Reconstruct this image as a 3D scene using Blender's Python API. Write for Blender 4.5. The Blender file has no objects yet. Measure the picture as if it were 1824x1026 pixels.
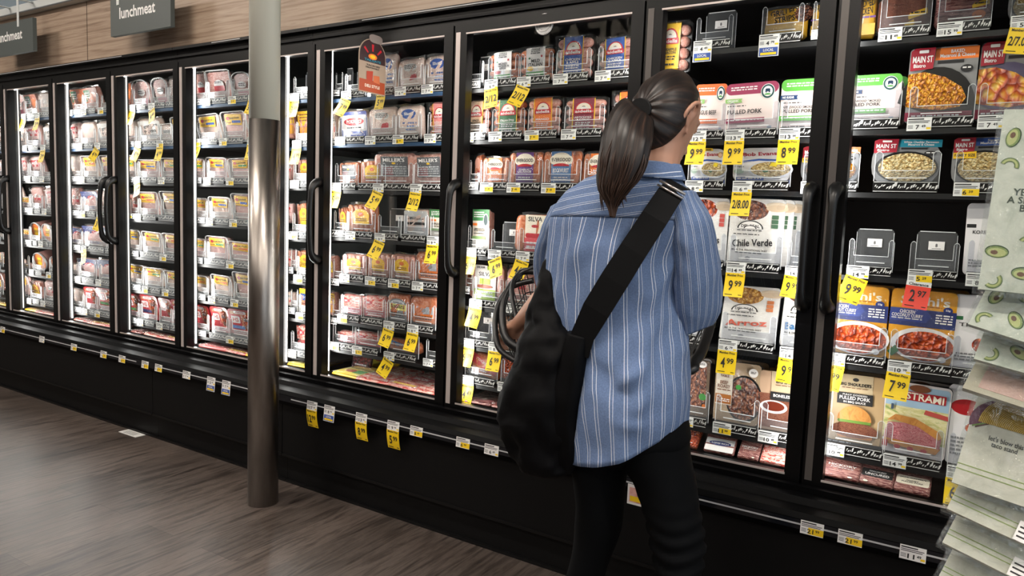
import bpy, math, random
from mathutils import Vector, Matrix
random.seed(7)
S = bpy.context.scene
COL = S.collection
PI = math.pi
# ------------------------------------------------------------------ camera
F = 1317.0
YAW, PITCH, ROLL = 0.569494, 0.0996146, 0.0377413
CAMP = Vector((0, -2.50757, 1.33918))
_f = Vector((-math.sin(YAW)*math.cos(PITCH), math.cos(YAW)*math.cos(PITCH), -math.sin(PITCH)))
_r0 = Vector((math.cos(YAW), math.sin(YAW), 0)); _u0 = _r0.cross(_f)
_r = _r0*math.cos(ROLL) + _u0*math.sin(ROLL)
_u = -_r0*math.sin(ROLL) + _u0*math.cos(ROLL)
cam = bpy.data.objects.new('camera', bpy.data.cameras.new('camera'))
COL.objects.link(cam)
cam.data.sensor_width = 36.0
cam.data.lens = 36.0*F/1824
cam.data.clip_start = 0.02
m = Matrix((( _r.x, _u.x, -_f.x, CAMP.x), (_r.y, _u.y, -_f.y, CAMP.y), (_r.z, _u.z, -_f.z, CAMP.z), (0, 0, 0, 1)))
cam.matrix_world = m
S.camera = cam

def at(px, py, y):
    """point of the upright plane at depth y that is seen at a photo pixel"""
    d = _f*F + _r*(px-912) - _u*(py-513)
    return CAMP + d*((y-CAMP.y)/d.y)
def at_floor(px, py, z=0.0):
    d = _f*F + _r*(px-912) - _u*(py-513)
    return CAMP + d*((z-CAMP.z)/d.z)
def X_of(px, y, z):
    k = (px-912)/F
    a = _r - _f*k
    return CAMP.x - (a.y*(y-CAMP.y) + a.z*(z-CAMP.z))/a.x
def Z_of(py, x, y):
    k = (py-513)/F
    a = _u + _f*k
    return CAMP.z - (a.x*(x-CAMP.x) + a.y*(y-CAMP.y))/a.z

# ------------------------------------------------------------------ materials
def lin(c): return c/12.92 if c <= 0.04045 else ((c+0.055)/1.055)**2.4
def hx(s):
    s = s.lstrip('#')
    return tuple(lin(int(s[i:i+2], 16)/255) for i in (0, 2, 4)) + (1,)
MATS = {}
def nodes(name):
    mt = bpy.data.materials.new(name); mt.use_nodes = True
    nt = mt.node_tree
    return mt, nt, nt.nodes['Principled BSDF'], nt.nodes['Material Output']
def mat(col, rough=0.5, metal=0.0, spec=0.5, coat=0.0, name=None):
    k = ('p', col, rough, metal, spec, coat)
    if k in MATS: return MATS[k]
    mt, nt, b, o = nodes(name or 'paint ' + col)
    b.inputs['Base Color'].default_value = hx(col)
    b.inputs['Roughness'].default_value = rough
    b.inputs['Metallic'].default_value = metal
    b.inputs['Specular IOR Level'].default_value = spec
    b.inputs['Coat Weight'].default_value = coat
    MATS[k] = mt
    return mt
def N(nt, t, **kw):
    n = nt.nodes.new(t)
    for k, v in kw.items():
        if k in n.inputs: n.inputs[k].default_value = v
        else: setattr(n, k, v)
    return n
def ramp(nt, stops, interp='LINEAR'):
    r = nt.nodes.new('ShaderNodeValToRGB'); r.color_ramp.interpolation = interp
    e = r.color_ramp.elements
    while len(e) < len(stops): e.new(0.5)
    for q, (p, c) in zip(e, stops): q.position = p; q.color = hx(c)
    return r
def food(kind, cols, scale=8, rough=0.35, stretch=(1, 1, 1), bump=0.5, seed=0, dist=1.5):
    """mottled food: pasta (cells), shreds (stretched noise), chunks, slices"""
    k = ('food', kind, tuple(cols), scale, stretch, seed)
    if k in MATS: return MATS[k]
    mt, nt, b, o = nodes('food ' + kind)
    tc = N(nt, 'ShaderNodeTexCoord'); mp = N(nt, 'ShaderNodeMapping')
    mp.inputs['Scale'].default_value = stretch
    mp.inputs['Location'].default_value = (seed*1.7, seed*0.9, seed*0.3)
    nt.links.new(tc.outputs['Object'], mp.inputs['Vector'])
    if kind == 'cells':
        t = N(nt, 'ShaderNodeTexVoronoi', Scale=scale); out = t.outputs['Distance']
        st = [(i/(len(cols)-1)*0.85, c) for i, c in enumerate(cols)]
        nz = N(nt, 'ShaderNodeTexNoise', Scale=scale*0.6, Detail=2.0)
        nt.links.new(mp.outputs[0], nz.inputs['Vector'])
        mx = N(nt, 'ShaderNodeVectorMath', operation='MULTIPLY_ADD')
        mx.inputs[1].default_value = (0.12, 0.12, 0.12)
        nt.links.new(nz.outputs['Color'], mx.inputs[0]); nt.links.new(mp.outputs[0], mx.inputs[2])
        nt.links.new(mx.outputs[0], t.inputs['Vector'])
    else:
        t = N(nt, 'ShaderNodeTexNoise', Scale=scale, Detail=6.0, Roughness=0.65, Distortion=dist); out = t.outputs['Fac']
        st = [(0.30+i/(len(cols)-1)*0.40, c) for i, c in enumerate(cols)]
        nt.links.new(mp.outputs[0], t.inputs['Vector'])
    r = ramp(nt, st); nt.links.new(out, r.inputs[0]); nt.links.new(r.outputs[0], b.inputs['Base Color'])
    b.inputs['Roughness'].default_value = rough
    bp = N(nt, 'ShaderNodeBump', Strength=bump, Distance=0.01)
    nt.links.new(out, bp.inputs['Height']); nt.links.new(bp.outputs[0], b.inputs['Normal'])
    MATS[k] = mt
    return mt
def clear(tint='#ffffff', milky=0.06, gloss=0.08, rough=0.05, bump=0.0, scale=6, name='clear plastic'):
    """thin see-through plastic or glass: lets light straight through, mirrors a little more at a slant"""
    k = ('clear', tint, milky, gloss, rough, bump, scale)
    if k in MATS: return MATS[k]
    mt, nt, b, o = nodes(name); nt.nodes.remove(b)
    tr = N(nt, 'ShaderNodeBsdfTransparent'); tr.inputs[0].default_value = hx(tint)
    gl = N(nt, 'ShaderNodeBsdfGlossy', Roughness=rough)
    lw = N(nt, 'ShaderNodeLayerWeight', Blend=0.5)
    pw = N(nt, 'ShaderNodeMath', operation='POWER'); pw.inputs[1].default_value = 5.0
    nt.links.new(lw.outputs['Facing'], pw.inputs[0])
    ma = N(nt, 'ShaderNodeMath', operation='MULTIPLY_ADD'); ma.inputs[1].default_value = 0.8; ma.inputs[2].default_value = gloss
    nt.links.new(pw.outputs[0], ma.inputs[0])
    mx = N(nt, 'ShaderNodeMixShader'); nt.links.new(ma.outputs[0], mx.inputs[0])
    nt.links.new(tr.outputs[0], mx.inputs[1]); nt.links.new(gl.outputs[0], mx.inputs[2])
    last = mx
    if milky:
        df = N(nt, 'ShaderNodeBsdfDiffuse'); df.inputs[0].default_value = (.9, .9, .9, 1)
        m2 = N(nt, 'ShaderNodeMixShader'); m2.inputs[0].default_value = milky
        nt.links.new(mx.outputs[0], m2.inputs[1]); nt.links.new(df.outputs[0], m2.inputs[2]); last = m2
    if bump:
        tc = N(nt, 'ShaderNodeTexCoord')
        nz = N(nt, 'ShaderNodeTexNoise', Scale=scale, Detail=3.0, Distortion=2.0)
        nt.links.new(tc.outputs['Object'], nz.inputs['Vector'])
        bp = N(nt, 'ShaderNodeBump', Strength=bump, Distance=0.1)
        nt.links.new(nz.outputs[0], bp.inputs['Height']); nt.links.new(bp.outputs[0], gl.inputs['Normal'])
    nt.links.new(last.outputs[0], o.inputs[0])
    MATS[k] = mt
    return mt
def glow(col, e, name='lamp'):
    k = ('glow', col, e)
    if k in MATS: return MATS[k]
    mt, nt, b, o = nodes(name)
    b.inputs['Base Color'].default_value = hx(col)
    b.inputs['Emission Color'].default_value = hx(col); b.inputs['Emission Strength'].default_value = e
    MATS[k] = mt
    return mt

# ------------------------------------------------------------------ mesh builder
_txt = {}
def text_geo(s):
    """letters as flat faces, normalised to width 1 / height 1 about the middle"""
    if s not in _txt:
        cu = bpy.data.curves.new('t', 'FONT'); cu.body = s; cu.resolution_u = 2; cu.offset = 0.022
        cu.align_x = 'CENTER'; cu.space_line = 0.85
        o = bpy.data.objects.new('t', cu); COL.objects.link(o)
        bpy.context.view_layer.update()
        me = bpy.data.meshes.new_from_object(o.evaluated_get(bpy.context.evaluated_depsgraph_get()))
        vs = [v.co.copy() for v in me.vertices]; fs = [tuple(p.vertices) for p in me.polygons]
        bpy.data.objects.remove(o); bpy.data.curves.remove(cu); bpy.data.meshes.remove(me)
        x0 = min(v.x for v in vs); x1 = max(v.x for v in vs); y0 = min(v.y for v in vs); y1 = max(v.y for v in vs)
        _txt[s] = ([((v.x-(x0+x1)/2)/(x1-x0), (v.y-(y0+y1)/2)/(y1-y0)) for v in vs], fs, (x1-x0)/(y1-y0))
    return _txt[s]
class MB:
    def __init__(self): self.v = []; self.f = []; self.mi = []; self.mats = []; self.sm = []; self.uv = {}
    def slot(self, m):
        if m not in self.mats: self.mats.append(m)
        return self.mats.index(m)
    def face(self, idx, m, smooth=False): self.f.append(tuple(idx)); self.mi.append(self.slot(m)); self.sm.append(smooth)
    def add(self, pts): b = len(self.v); self.v += [tuple(p) for p in pts]; return b
    def box(self, x0, x1, y0, y1, z0, z1, m):
        b = self.add([(x, y, z) for z in (z0, z1) for y in (y0, y1) for x in (x0, x1)])
        for q in ((0, 2, 3, 1), (4, 5, 7, 6), (0, 1, 5, 4), (2, 6, 7, 3), (0, 4, 6, 2), (1, 3, 7, 5)): self.face([b+i for i in q], m)
    def quad(self, pts, m): b = self.add(pts); self.face(range(b, b+len(pts)), m)
    def prism(self, pts, d0, d1, m, back=True, side=None, axis='y'):
        """outline pts (u, v) counter-clockwise seen from the front (-y), swept from y=d0 to y=d1"""
        n = len(pts)
        P = (lambda u, v, d: (u, d, v)) if axis == 'y' else (lambda u, v, d: (d, u, v))
        a = self.add([P(u, v, d0) for u, v in pts]); c = self.add([P(u, v, d1) for u, v in pts])
        self.face(range(a, a+n), m)
        if back: self.face(range(c+n-1, c-1, -1), m)
        for i in range(n): self.face((a+i, c+i, c+(i+1) % n, a+(i+1) % n), side or m, n > 12)
    def sheet(self, pts, y, m):
        a = self.add([(u, y, v) for u, v in pts]); self.face(range(a, a+len(pts)), m)
    def text(self, s, u, v, w, h, y, m, rot=0.0, bend=None):
        vs, fs, asp = text_geo(s)
        c, sn = math.cos(rot), math.sin(rot)
        P = []
        for a, b in vs:
            a *= w; b *= h
            x, z = u + a*c - b*sn, v + a*sn + b*c
            P.append((x, bend(x, z) if bend else y, z))
        o = self.add(P)
        for q in fs: self.face([o+i for i in q], m)
    def loft(self, rings, m, caps=True, closed=True, smooth=True):
        n = len(rings[0]); b = [self.add(r) for r in rings]
        for i in range(len(rings)-1):
            for j in range(n if closed else n-1):
                k = (j+1) % n
                self.face((b[i]+j, b[i]+k, b[i+1]+k, b[i+1]+j), m, smooth)
        if caps and closed:
            self.face(range(b[0]+n-1, b[0]-1, -1), m); self.face(range(b[-1], b[-1]+n), m)
    def tube(self, path, r, m, n=10, caps=True, flat=None):
        path = [Vector(p) for p in path]; rings = []
        up = Vector((0, 0, 1))
        prev = None
        for i, p in enumerate(path):
            t = (path[min(i+1, len(path)-1)] - path[max(i-1, 0)]).normalized()
            if prev is None:
                a = t.orthogonal().normalized() if abs(t.z) > 0.95 else t.cross(up).normalized()
            else:
                a = (prev - t*prev.dot(t)).normalized()
            prev = a; b = t.cross(a)
            rr = r[i] if isinstance(r, (list, tuple)) else r
            fa, fb = flat or (1, 1)
            rings.append([p + a*rr*fa*math.cos(2*PI*k/n) + b*rr*fb*math.sin(2*PI*k/n) for k in range(n)])
        self.loft(rings, m, caps)
    def ball(self, c, rx, ry, rz, m, n=12, k=8):
        rings = []
        for i in range(k+1):
            t = -PI/2 + PI*(0.02 + 0.96*i/k)
            rings.append([(c[0]+rx*math.cos(t)*math.cos(2*PI*j/n), c[1]+ry*math.cos(t)*math.sin(2*PI*j/n), c[2]+rz*math.sin(t)) for j in range(n)])
        self.loft(rings, m)
    def capsule(self, p0, p1, r, m, n=10, flat=None):
        p0, p1 = Vector(p0), Vector(p1); L = (p1-p0).length
        ts = [0, 0.012, 0.05, 0.12, 0.3, 0.5, 0.7, 0.88, 0.95, 0.988, 1]
        rs = [0.05, 0.45, 0.78, 0.95, 1, 1, 1, 0.95, 0.78, 0.45, 0.05]
        self.tube([p0.lerp(p1, t) for t in ts], [r*q for q in rs], m, n, flat=flat)
    def mesh(self, name):
        me = bpy.data.meshes.new(name); me.from_pydata(self.v, [], self.f)
        for mt in self.mats: me.materials.append(mt)
        me.polygons.foreach_set('material_index', self.mi)
        me.polygons.foreach_set('use_smooth', self.sm)
        me.update(); return me
    def build(self, name, parent=None, **kw):
        return put(name, self.mesh(name), parent, **kw)
def put(name, me, parent=None, label=None, cat=None, group=None, kind=None, loc=None):
    o = bpy.data.objects.new(name, me); COL.objects.link(o)
    if parent is not None: o.parent = parent
    if loc is not None: o.location = loc
    tag(o, label, cat, group, kind); return o
def tag(o, label=None, cat=None, group=None, kind=None):
    for k, v in (('label', label), ('category', cat), ('group', group), ('kind', kind)):
        if v: o[k] = v
def empty(name, loc=(0, 0, 0), label=None, cat=None, group=None, rotz=0):
    o = bpy.data.objects.new(name, None); COL.objects.link(o); o.empty_display_size = 0.05
    o.location = loc; o.rotation_euler = (0, 0, rotz); tag(o, label, cat, group); return o
def rrect(u0, v0, u1, v1, ru, rv=None, n=5, top=True, bot=True):
    rv = rv or ru; P = []
    for cx, cy, a0, on in ((u1-ru, v0+rv, -90, bot), (u1-ru, v1-rv, 0, top), (u0+ru, v1-rv, 90, top), (u0+ru, v0+rv, 180, bot)):
        if on:
            for i in range(n+1):
                a = math.radians(a0+90*i/n); P.append((cx+ru*math.cos(a), cy+rv*math.sin(a)))
        else:
            P.append((u1 if a0 in (-90, 0) else u0, v0 if a0 in (-90, 180) else v1))
    return P
def ell(cu, cv, ru, rv, n=24, a0=0, a1=360):
    full = a1-a0 >= 360
    k = n if full else n+1
    return [(cu+ru*math.cos(math.radians(a0+(a1-a0)*i/n)), cv+rv*math.sin(math.radians(a0+(a1-a0)*i/n))) for i in range(k)]
# ------------------------------------------------------------------ room
BLACK = mat('#070708', 0.34, 0, 0.35)
BLACKM = mat('#060607', 0.5, 0, 0.25)
RUB = mat('#060607', 0.38, 0, 0.5)
STEEL = mat('#c9c2bb', 0.30, 1.0)
GLASS = clear('#f4f8f6', 0.0, 0.040, 0.02, name='door glass')
WHITE = mat('#f2f1ee', 0.5)

def wood_floor():
    mt, nt, b, o = nodes('floor planks')
    tc = N(nt, 'ShaderNodeTexCoord'); mp = N(nt, 'ShaderNodeMapping'); mp.inputs['Rotation'].default_value = (0, 0, math.radians(89))
    nt.links.new(tc.outputs['Object'], mp.inputs[0])
    br = N(nt, 'ShaderNodeTexBrick', Scale=1.0); br.offset = 0.37; br.inputs['Brick Width'].default_value = 1.22; br.inputs['Row Height'].default_value = 0.178
    br.inputs['Mortar Size'].default_value = 0.0012; br.inputs['Mortar Smooth'].default_value = 0.2
    br.inputs['Color1'].default_value = hx('#7d7169'); br.inputs['Color2'].default_value = hx('#665c55'); br.inputs['Mortar'].default_value = hx('#4a423d')
    nt.links.new(mp.outputs[0], br.inputs['Vector'])
    m2 = N(nt, 'ShaderNodeMapping'); m2.inputs['Scale'].default_value = (1.2, 14, 1); nt.links.new(mp.outputs[0], m2.inputs[0])
    nz = N(nt, 'ShaderNodeTexNoise', Scale=2.4, Detail=9.0, Roughness=0.62, Distortion=0.9); nt.links.new(m2.outputs[0], nz.inputs[0])
    r = ramp(nt, [(0.30, '#4d4541'), (0.45, '#8f857e'), (0.55, '#b5aaa2'), (0.70, '#5c534d')]); nt.links.new(nz.outputs[0], r.inputs[0])
    n3 = N(nt, 'ShaderNodeTexNoise', Scale=1.1, Detail=3.0); nt.links.new(m2.outputs[0], n3.inputs[0])
    mx = N(nt, 'ShaderNodeMix', data_type='RGBA', blend_type='MULTIPLY'); mx.inputs[0].default_value = 1.0
    nt.links.new(br.outputs[0], mx.inputs[6]); nt.links.new(r.outputs[0], mx.inputs[7])
    hs = N(nt, 'ShaderNodeHueSaturation', Value=1.4, Saturation=0.72); nt.links.new(mx.outputs[2], hs.inputs['Color'])
    nt.links.new(hs.outputs[0], b.inputs['Base Color'])
    rr = N(nt, 'ShaderNodeMapRange'); rr.inputs[3].default_value = 0.26; rr.inputs[4].default_value = 0.46
    nt.links.new(nz.outputs[0], rr.inputs[0]); nt.links.new(rr.outputs[0], b.inputs['Roughness'])
    bp = N(nt, 'ShaderNodeBump', Strength=0.25, Distance=0.004); nt.links.new(nz.outputs[0], bp.inputs['Height']); nt.links.new(bp.outputs[0], b.inputs['Normal'])
    return mt
def wood_wall():
    mt, nt, b, o = nodes('wood panel')
    tc = N(nt, 'ShaderNodeTexCoord'); mp = N(nt, 'ShaderNodeMapping'); mp.inputs['Scale'].default_value = (0.6, 1, 18)
    nt.links.new(tc.outputs['Object'], mp.inputs[0])
    nz = N(nt, 'ShaderNodeTexNoise', Scale=3.0, Detail=5.0, Roughness=0.6, Distortion=0.5); nt.links.new(mp.outputs[0], nz.inputs[0])
    r = ramp(nt, [(0.30, '#7d6654'), (0.45, '#a18a76'), (0.58, '#b5a08c'), (0.72, '#8f7864')]); nt.links.new(nz.outputs[0], r.inputs[0])
    nt.links.new(r.outputs[0], b.inputs['Base Color']); b.inputs['Roughness'].default_value = 0.42
    return mt
def spotted(c1, c2, scale, rough, metal=0.0, stretch=(1, 1, 1), bump=0.1):
    mt, nt, b, o = nodes('worn ' + c1)
    tc = N(nt, 'ShaderNodeTexCoord'); mp = N(nt, 'ShaderNodeMapping'); mp.inputs['Scale'].default_value = stretch
    nt.links.new(tc.outputs['Object'], mp.inputs[0])
    nz = N(nt, 'ShaderNodeTexNoise', Scale=scale, Detail=6.0); nt.links.new(mp.outputs[0], nz.inputs[0])
    r = ramp(nt, [(0.35, c1), (0.7, c2)]); nt.links.new(nz.outputs[0], r.inputs[0]); nt.links.new(r.outputs[0], b.inputs['Base Color'])
    b.inputs['Metallic'].default_value = metal
    rr = N(nt, 'ShaderNodeMapRange'); rr.inputs[3].default_value = rough-0.08; rr.inputs[4].default_value = rough+0.12
    nt.links.new(nz.outputs[0], rr.inputs[0]); nt.links.new(rr.outputs[0], b.inputs['Roughness'])
    bp = N(nt, 'ShaderNodeBump', Strength=bump, Distance=0.005); nt.links.new(nz.outputs[0], bp.inputs['Height']); nt.links.new(bp.outputs[0], b.inputs['Normal'])
    return mt
XL, XR, YB = -9.0, 3.2, 0.80
b = MB(); b.box(XL, XR, -6.6, YB, -0.06, 0.0, wood_floor()); b.build('floor', kind='structure')
b = MB(); b.box(XL, XR, 0.70, YB, 0.0, 2.0, mat('#8f979c', 0.8)); b.box(XL, XR, 0.02, YB, 2.60, 3.5, mat('#7f8d97', 0.8)); b.build('wall_back', kind='structure')
b = MB(); b.box(XL, XR, -6.6, YB, 3.5, 3.56, mat('#b9bcbc', 0.9)); b.build('ceiling', kind='structure')
b = MB(); b.box(XL-0.1, XL, -6.6, YB, 0, 3.5, mat('#8d8a86', 0.9)); b.build('wall_left', kind='structure')
# the dark wall across the aisle; it shows as a faint mirror image in the glass
wf = b = MB(); b.box(XL, XR, -6.7, -6.6, 0, 3.5, mat('#3c2f29', 0.8)); b.build('wall_front', kind='structure')
b = MB(); b.box(XL, 0.7, 0.005, 0.30, 2.185, 2.545, wood_wall())
b.box(-4.803, -4.800, 0.003, 0.01, 2.185, 2.545, mat('#4a3a30', 0.7)); b.build('trim_1', kind='structure')
b = MB(); b.box(XL, 0.7, -0.045, 0.30, 2.545, 2.60, mat('#cfd3d2', 0.5)); b.box(XL, 0.7, -0.05, -0.045, 2.547, 2.553, mat('#6d7275', 0.5)); b.build('trim_2', kind='structure')

# ------------------------------------------------------------------ refrigerated display cases
GAPS = [-6.55, -5.87, -5.19, -4.50, -3.82, -3.05, -2.74, -1.92, -1.08, -0.45, 0.37]
HAND = ['r', 'l', 'r', 'l', 'r', None, 'l', 'l', 'r', 'l']
SB = list(GAPS); SB[8] = -0.95     # where one bay's shelves end and the next begin
ZD0, ZD1 = 0.50, 2.10
ZH1, ZH0 = 1.455, 1.085
PROFILE = [(0.03, 0.495), (-0.035, 0.495), (-0.036, 0.507), (-0.062, 0.507), (-0.064, 0.490), (-0.112, 0.490), (-0.128, 0.472), (-0.185, 0.468), (-0.197, 0.452), (-0.197, 0.418), (-0.186, 0.398), (-0.160, 0.394)]
L7 = [1.885, 1.665, 1.45, 1.225, 0.995, 0.785, 0.575]
SHELF = {0: L7, 1: L7, 2: L7, 3: L7, 4: L7, 5: [1.875, 1.64, 1.44, 1.18, 0.96, 0.765, 0.566], 6: [1.865, 1.65, 1.43, 1.20, 0.99, 0.79, 0.645],
 7: [1.865, 1.65, 1.44, 1.16, 0.94, 0.765, 0.60], 8: [1.94, 1.63, 1.455, 1.175, 0.90, 0.60], 9: [1.925, 1.65, 1.455, 1.19, 0.90, 0.60]}  # heights of the shelves in each bay
SHM = mat('#0b0b0d', 0.45); SHB = mat('#22405f', 0.45)
LAMP_W = 1.9
LED = glow('#fff6f0', 5.0, 'led strip'); LED_ADDED = glow('#fff6f0', 0.5, 'added dim led strip')  # dimmed copy for strips added where no lamp shows
INW = mat('#070708', 0.6, 0, 0.2)
INW_LIT = mat('#3c4241', 0.5)  # lighter back panel: reflection and lit back wall put into its colour
SILV_SHADED = mat('#5f5a57', 0.35, 0.3)  # shaded copy of the trim, darkened where no strip lights it
SILV = mat('#d5c9c4', 0.35, 0.35)
def case_unit(x0, x1, bays, label):
    t = empty('refrigerated_display_case', (x0-0.043, 0, 0), label, 'display case', 'refrigerated cases along the aisle')
    D = 0.043; x0 -= D; x1 -= D
    sh = lambda o: setattr(o, 'location', (-x0, 0, 0))
    def B(b, n, par=t, lab=None):
        o = b.build(n, par)
        if par is t: sh(o)
        if lab: o['label'] = lab
        return o
    b = MB(); b.box(x0+.001, x1-.001, 0.62, 0.66, 0.30, 2.16, INW_LIT if bays[0] < 6 else INW); B(b, 'back_panel')
    b = MB(); b.box(x0+.001, x1-.001, 0.0, 0.66, 2.106, 2.18, BLACK); b.box(x0+.001, x1-.001, -0.03, 0.02, 2.165, 2.18, BLACK); b.box(x0+.001, x1-.001, -0.012, 0.02, 2.128, 2.138, BLACKM)
    b.box(x0+0.35, x1-0.5, -0.0315, -0.03, 2.172, 2.175, mat('#d9d9d9', 0.3)); B(b, 'header')  # thin pale line paints a reflection along the header edge
    b = MB(); b.box(x0+.001, x1-.001, 0.04, 0.62, 0.46, 0.498, INW); b.box(x0+.001, x1-.001, 0.035, 0.62, 0.30, 0.46, BLACKM); B(b, 'bottom_deck')
    b = MB(); b.loft([[(x0+0.001, y, z) for y, z in PROFILE]+[(x0+0.001, 0.03, 0.394)], [(x1-0.001, y, z) for y, z in PROFILE]+[(x1-0.001, 0.03, 0.394)]], mat('#040405', 0.5, 0, 0.07), smooth=False)
    B(b, 'sill')
    b = MB(); b.box(x0+0.1, x1-0.1, -0.1995, -0.197, 0.434, 0.439, mat('#c4c4c6', 0.25)); b.box(x0+.001, x1-.001, -0.1985, -0.196, 0.420, 0.45, mat('#14161b', 0.12)); B(b, 'price_rail')  # pale line is a highlight painted along the rail
    b = MB(); b.box(x0+0.002, x1-0.002, -0.165, 0.03, 0.145, 0.394, BLACKM); b.box(x0+0.002, x1-0.002, -0.170, -0.16, 0.138, 0.150, BLACK); B(b, 'base_panel')
    b = MB(); b.box(x0+.001, x1-.001, -0.13, 0.03, 0.0, 0.138, BLACKM); b.box(x0+.001, x1-.001, -0.145, -0.12, 0.0, 0.012, BLACK); B(b, 'kick_plate')
    for k in bays:
        a, c = GAPS[k], GAPS[k+1]
        for z in SHELF[k]:
            b = MB(); zz = z-0.012
            sa, sc = SB[k], SB[k+1]; b.box(sa+0.008, sc-0.008, 0.085, 0.61, zz-0.008, zz+0.004, SHM)
            b.box(sa+0.008, sc-0.008, 0.080, 0.092, zz-0.010, zz+0.006, SHB if (k <= 6 and z > 1.6) else SHM)
            B(b, 'shelf')
        # mullion with two strips at the door's far edge, some added where none shows
        b = MB(); b.box(a-0.03, a+0.022, 0.03, 0.075, 0.5, 2.104, mat('#2b2c2e', 0.4)); o = B(b, 'mullion')
        for s in (-1, 1):
            b = MB(); xx = a-0.033 if s < 0 else a+0.030
            b.box(xx-0.003, xx+0.003, 0.054, 0.060, 0.53, 2.08, LED if k in (0, 2, 4, 5, 6, 7) and s > 0 else LED_ADDED); l = b.build('lamp', o)
            ld = bpy.data.lights.new('lamp_light', 'AREA'); ld.shape = 'RECTANGLE'; ld.size = 0.02; ld.size_y = 1.5; ld.energy = LAMP_W*(0.95 if k < 6 else 1.0); ld.color = (1.0, 0.97, 0.95)
            lo = bpy.data.objects.new('lamp_light', ld); COL.objects.link(lo); dv = Vector((s*0.985, 0.17, 0)).normalized()
            lo.matrix_world = Matrix.Translation((xx+s*0.008, 0.040, 1.3)) @ Matrix((tuple(Vector((0, 0, 1)).cross(-dv)), (0, 0, 1), tuple(-dv))).transposed().to_4x4()
        # the door
        b = MB(); e = 0.004; L = 0.066 if c-a > 0.4 else 0.05
        b.box(a+e, a+L, -0.022, 0.022, ZD0, ZD1, BLACK); b.box(c-0.052, c-e, -0.022, 0.022, ZD0, ZD1, BLACK)
        b.box(a+L, c-0.052, -0.022, 0.022, ZD1-0.034, ZD1, BLACK); b.box(a+L, c-0.052, -0.022, 0.022, ZD0, ZD0+0.022, BLACK)
        d = B(b, 'door')
        b = MB(); b.box(a+0.012, a+0.034, -0.0245, -0.022, ZD0+0.02, ZD1-0.03, SILV if k < 8 else SILV_SHADED)
        b.box(a+L-0.004, c-0.05, -0.024, -0.022, ZD1-0.040, ZD1-0.034, SILV); b.box(a+L-0.004, c-0.05, -0.024, -0.022, ZD0+0.022, ZD0+0.029, SILV)
        b.build('edge_trim', d)
        b = MB(); b.quad([(a+L, 0.0, ZD0+0.02), (c-0.052, 0.0, ZD0+0.02), (c-0.052, 0.0, ZD1-0.034), (a+L, 0.0, ZD1-0.034)], GLASS); b.build('glass_pane', d)
        if HAND[k]:
            hxx = a+0.040 if HAND[k] == 'l' else c-0.034
            b = MB(); P = []
            for q in range(5): ang = PI/2*q/4; P.append((hxx, -0.022-0.052*math.sin(ang), ZH1+0.0-0.05*(1-math.cos(ang))))
            P = [(hxx, -0.020, ZH1)] + P[1:]
            P += [(hxx, -0.080, ZH1-0.12), (hxx, -0.082, (ZH1+ZH0)/2), (hxx, -0.080, ZH0+0.12)]
            for q in range(5): ang = PI/2*(1-q/4); P.append((hxx, -0.022-0.052*math.sin(ang), ZH0+0.05*(1-math.cos(ang))))
            b.tube(P, [0.024, 0.022, 0.019, 0.016, 0.0135, 0.0125, 0.0125, 0.0125, 0.0135, 0.016, 0.019, 0.022, 0.024], RUB, 12)
            b.build('handle', d)
    return t
caseA = case_unit(-6.55, -3.82, range(0, 4), 'farthest run of black refrigerated cases with four glass doors')
caseB = case_unit(-3.82, -2.74, range(4, 6), 'black refrigerated case with glass doors directly behind the steel column')
caseC = case_unit(-2.74, 0.37, range(6, 10), 'long black refrigerated case the woman stands before, with four wide glass doors')
for x in (-6.64, 0.376):
    b = MB(); b.box(x, x+0.04, 0.0, 0.69, 0.0, 2.18, BLACKM); b.build('case_end_panel', label='plain black upright end panel closing the row of cases beyond the %s' % ('farthest door' if x < -1 else 'towels'), cat='panel')

# ------------------------------------------------------------------ steel column
def col_mesh(r0, r1, z0, z1, m):
    b = MB(); n = 40
    b.loft([[(r*math.cos(2*PI*i/n), r*math.sin(2*PI*i/n), z) for i in range(n)] for r, z in ((r0, z0), (r1, z1))], m); return b
t = empty('support_column', (-2.66, -0.375, 0), 'round column standing on the floor, steel sleeve below and pale paint above', 'column')
col_mesh(0.0640, 0.0640, 1.70, 3.5, mat('#b9b8ac', 0.5)).build('painted_shaft', t, label='pale grey painted upper shaft')
col_mesh(0.0665, 0.0655, 0.0, 1.70, spotted('#8a827c', '#b0a9a2', 5.0, 0.30, 1.0, (3, 3, 0.6), 0.15)).build('steel_sleeve', t, label='scuffed stainless steel sleeve')

# ------------------------------------------------------------------ hanging signs
def aisle_sign(x0, x1, label):
    t = empty('hanging_sign', (x0, -0.12, 2.255), label, 'sign', 'grey aisle signs over the cases'); w = x1-x0
    b = MB(); b.box(0, w, -0.012, 0.012, 0, 0.205, mat('#4f5553', 0.5)); b.text('lunchmeat', w*0.46, 0.118, w*0.60, 0.062, -0.0128, WHITE); b.build('board', t)
    for f in (0.14, 0.68):
        b = MB(); b.box(w*f-0.012, w*f+0.012, -0.016, -0.0125, 0.165, 0.34, mat('#d9dcda', 0.4)); b.box(w*f-0.012, w*f+0.012, -0.016, 0.09, 0.335, 0.34, mat('#d9dcda', 0.4)); b.build('hanger', t)
aisle_sign(-4.29, -3.715, 'dark grey hanging sign over the fourth door, the larger in view')
aisle_sign(-5.76, -5.185, 'dark grey hanging sign farther down the aisle, cut off by the edge')
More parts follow.
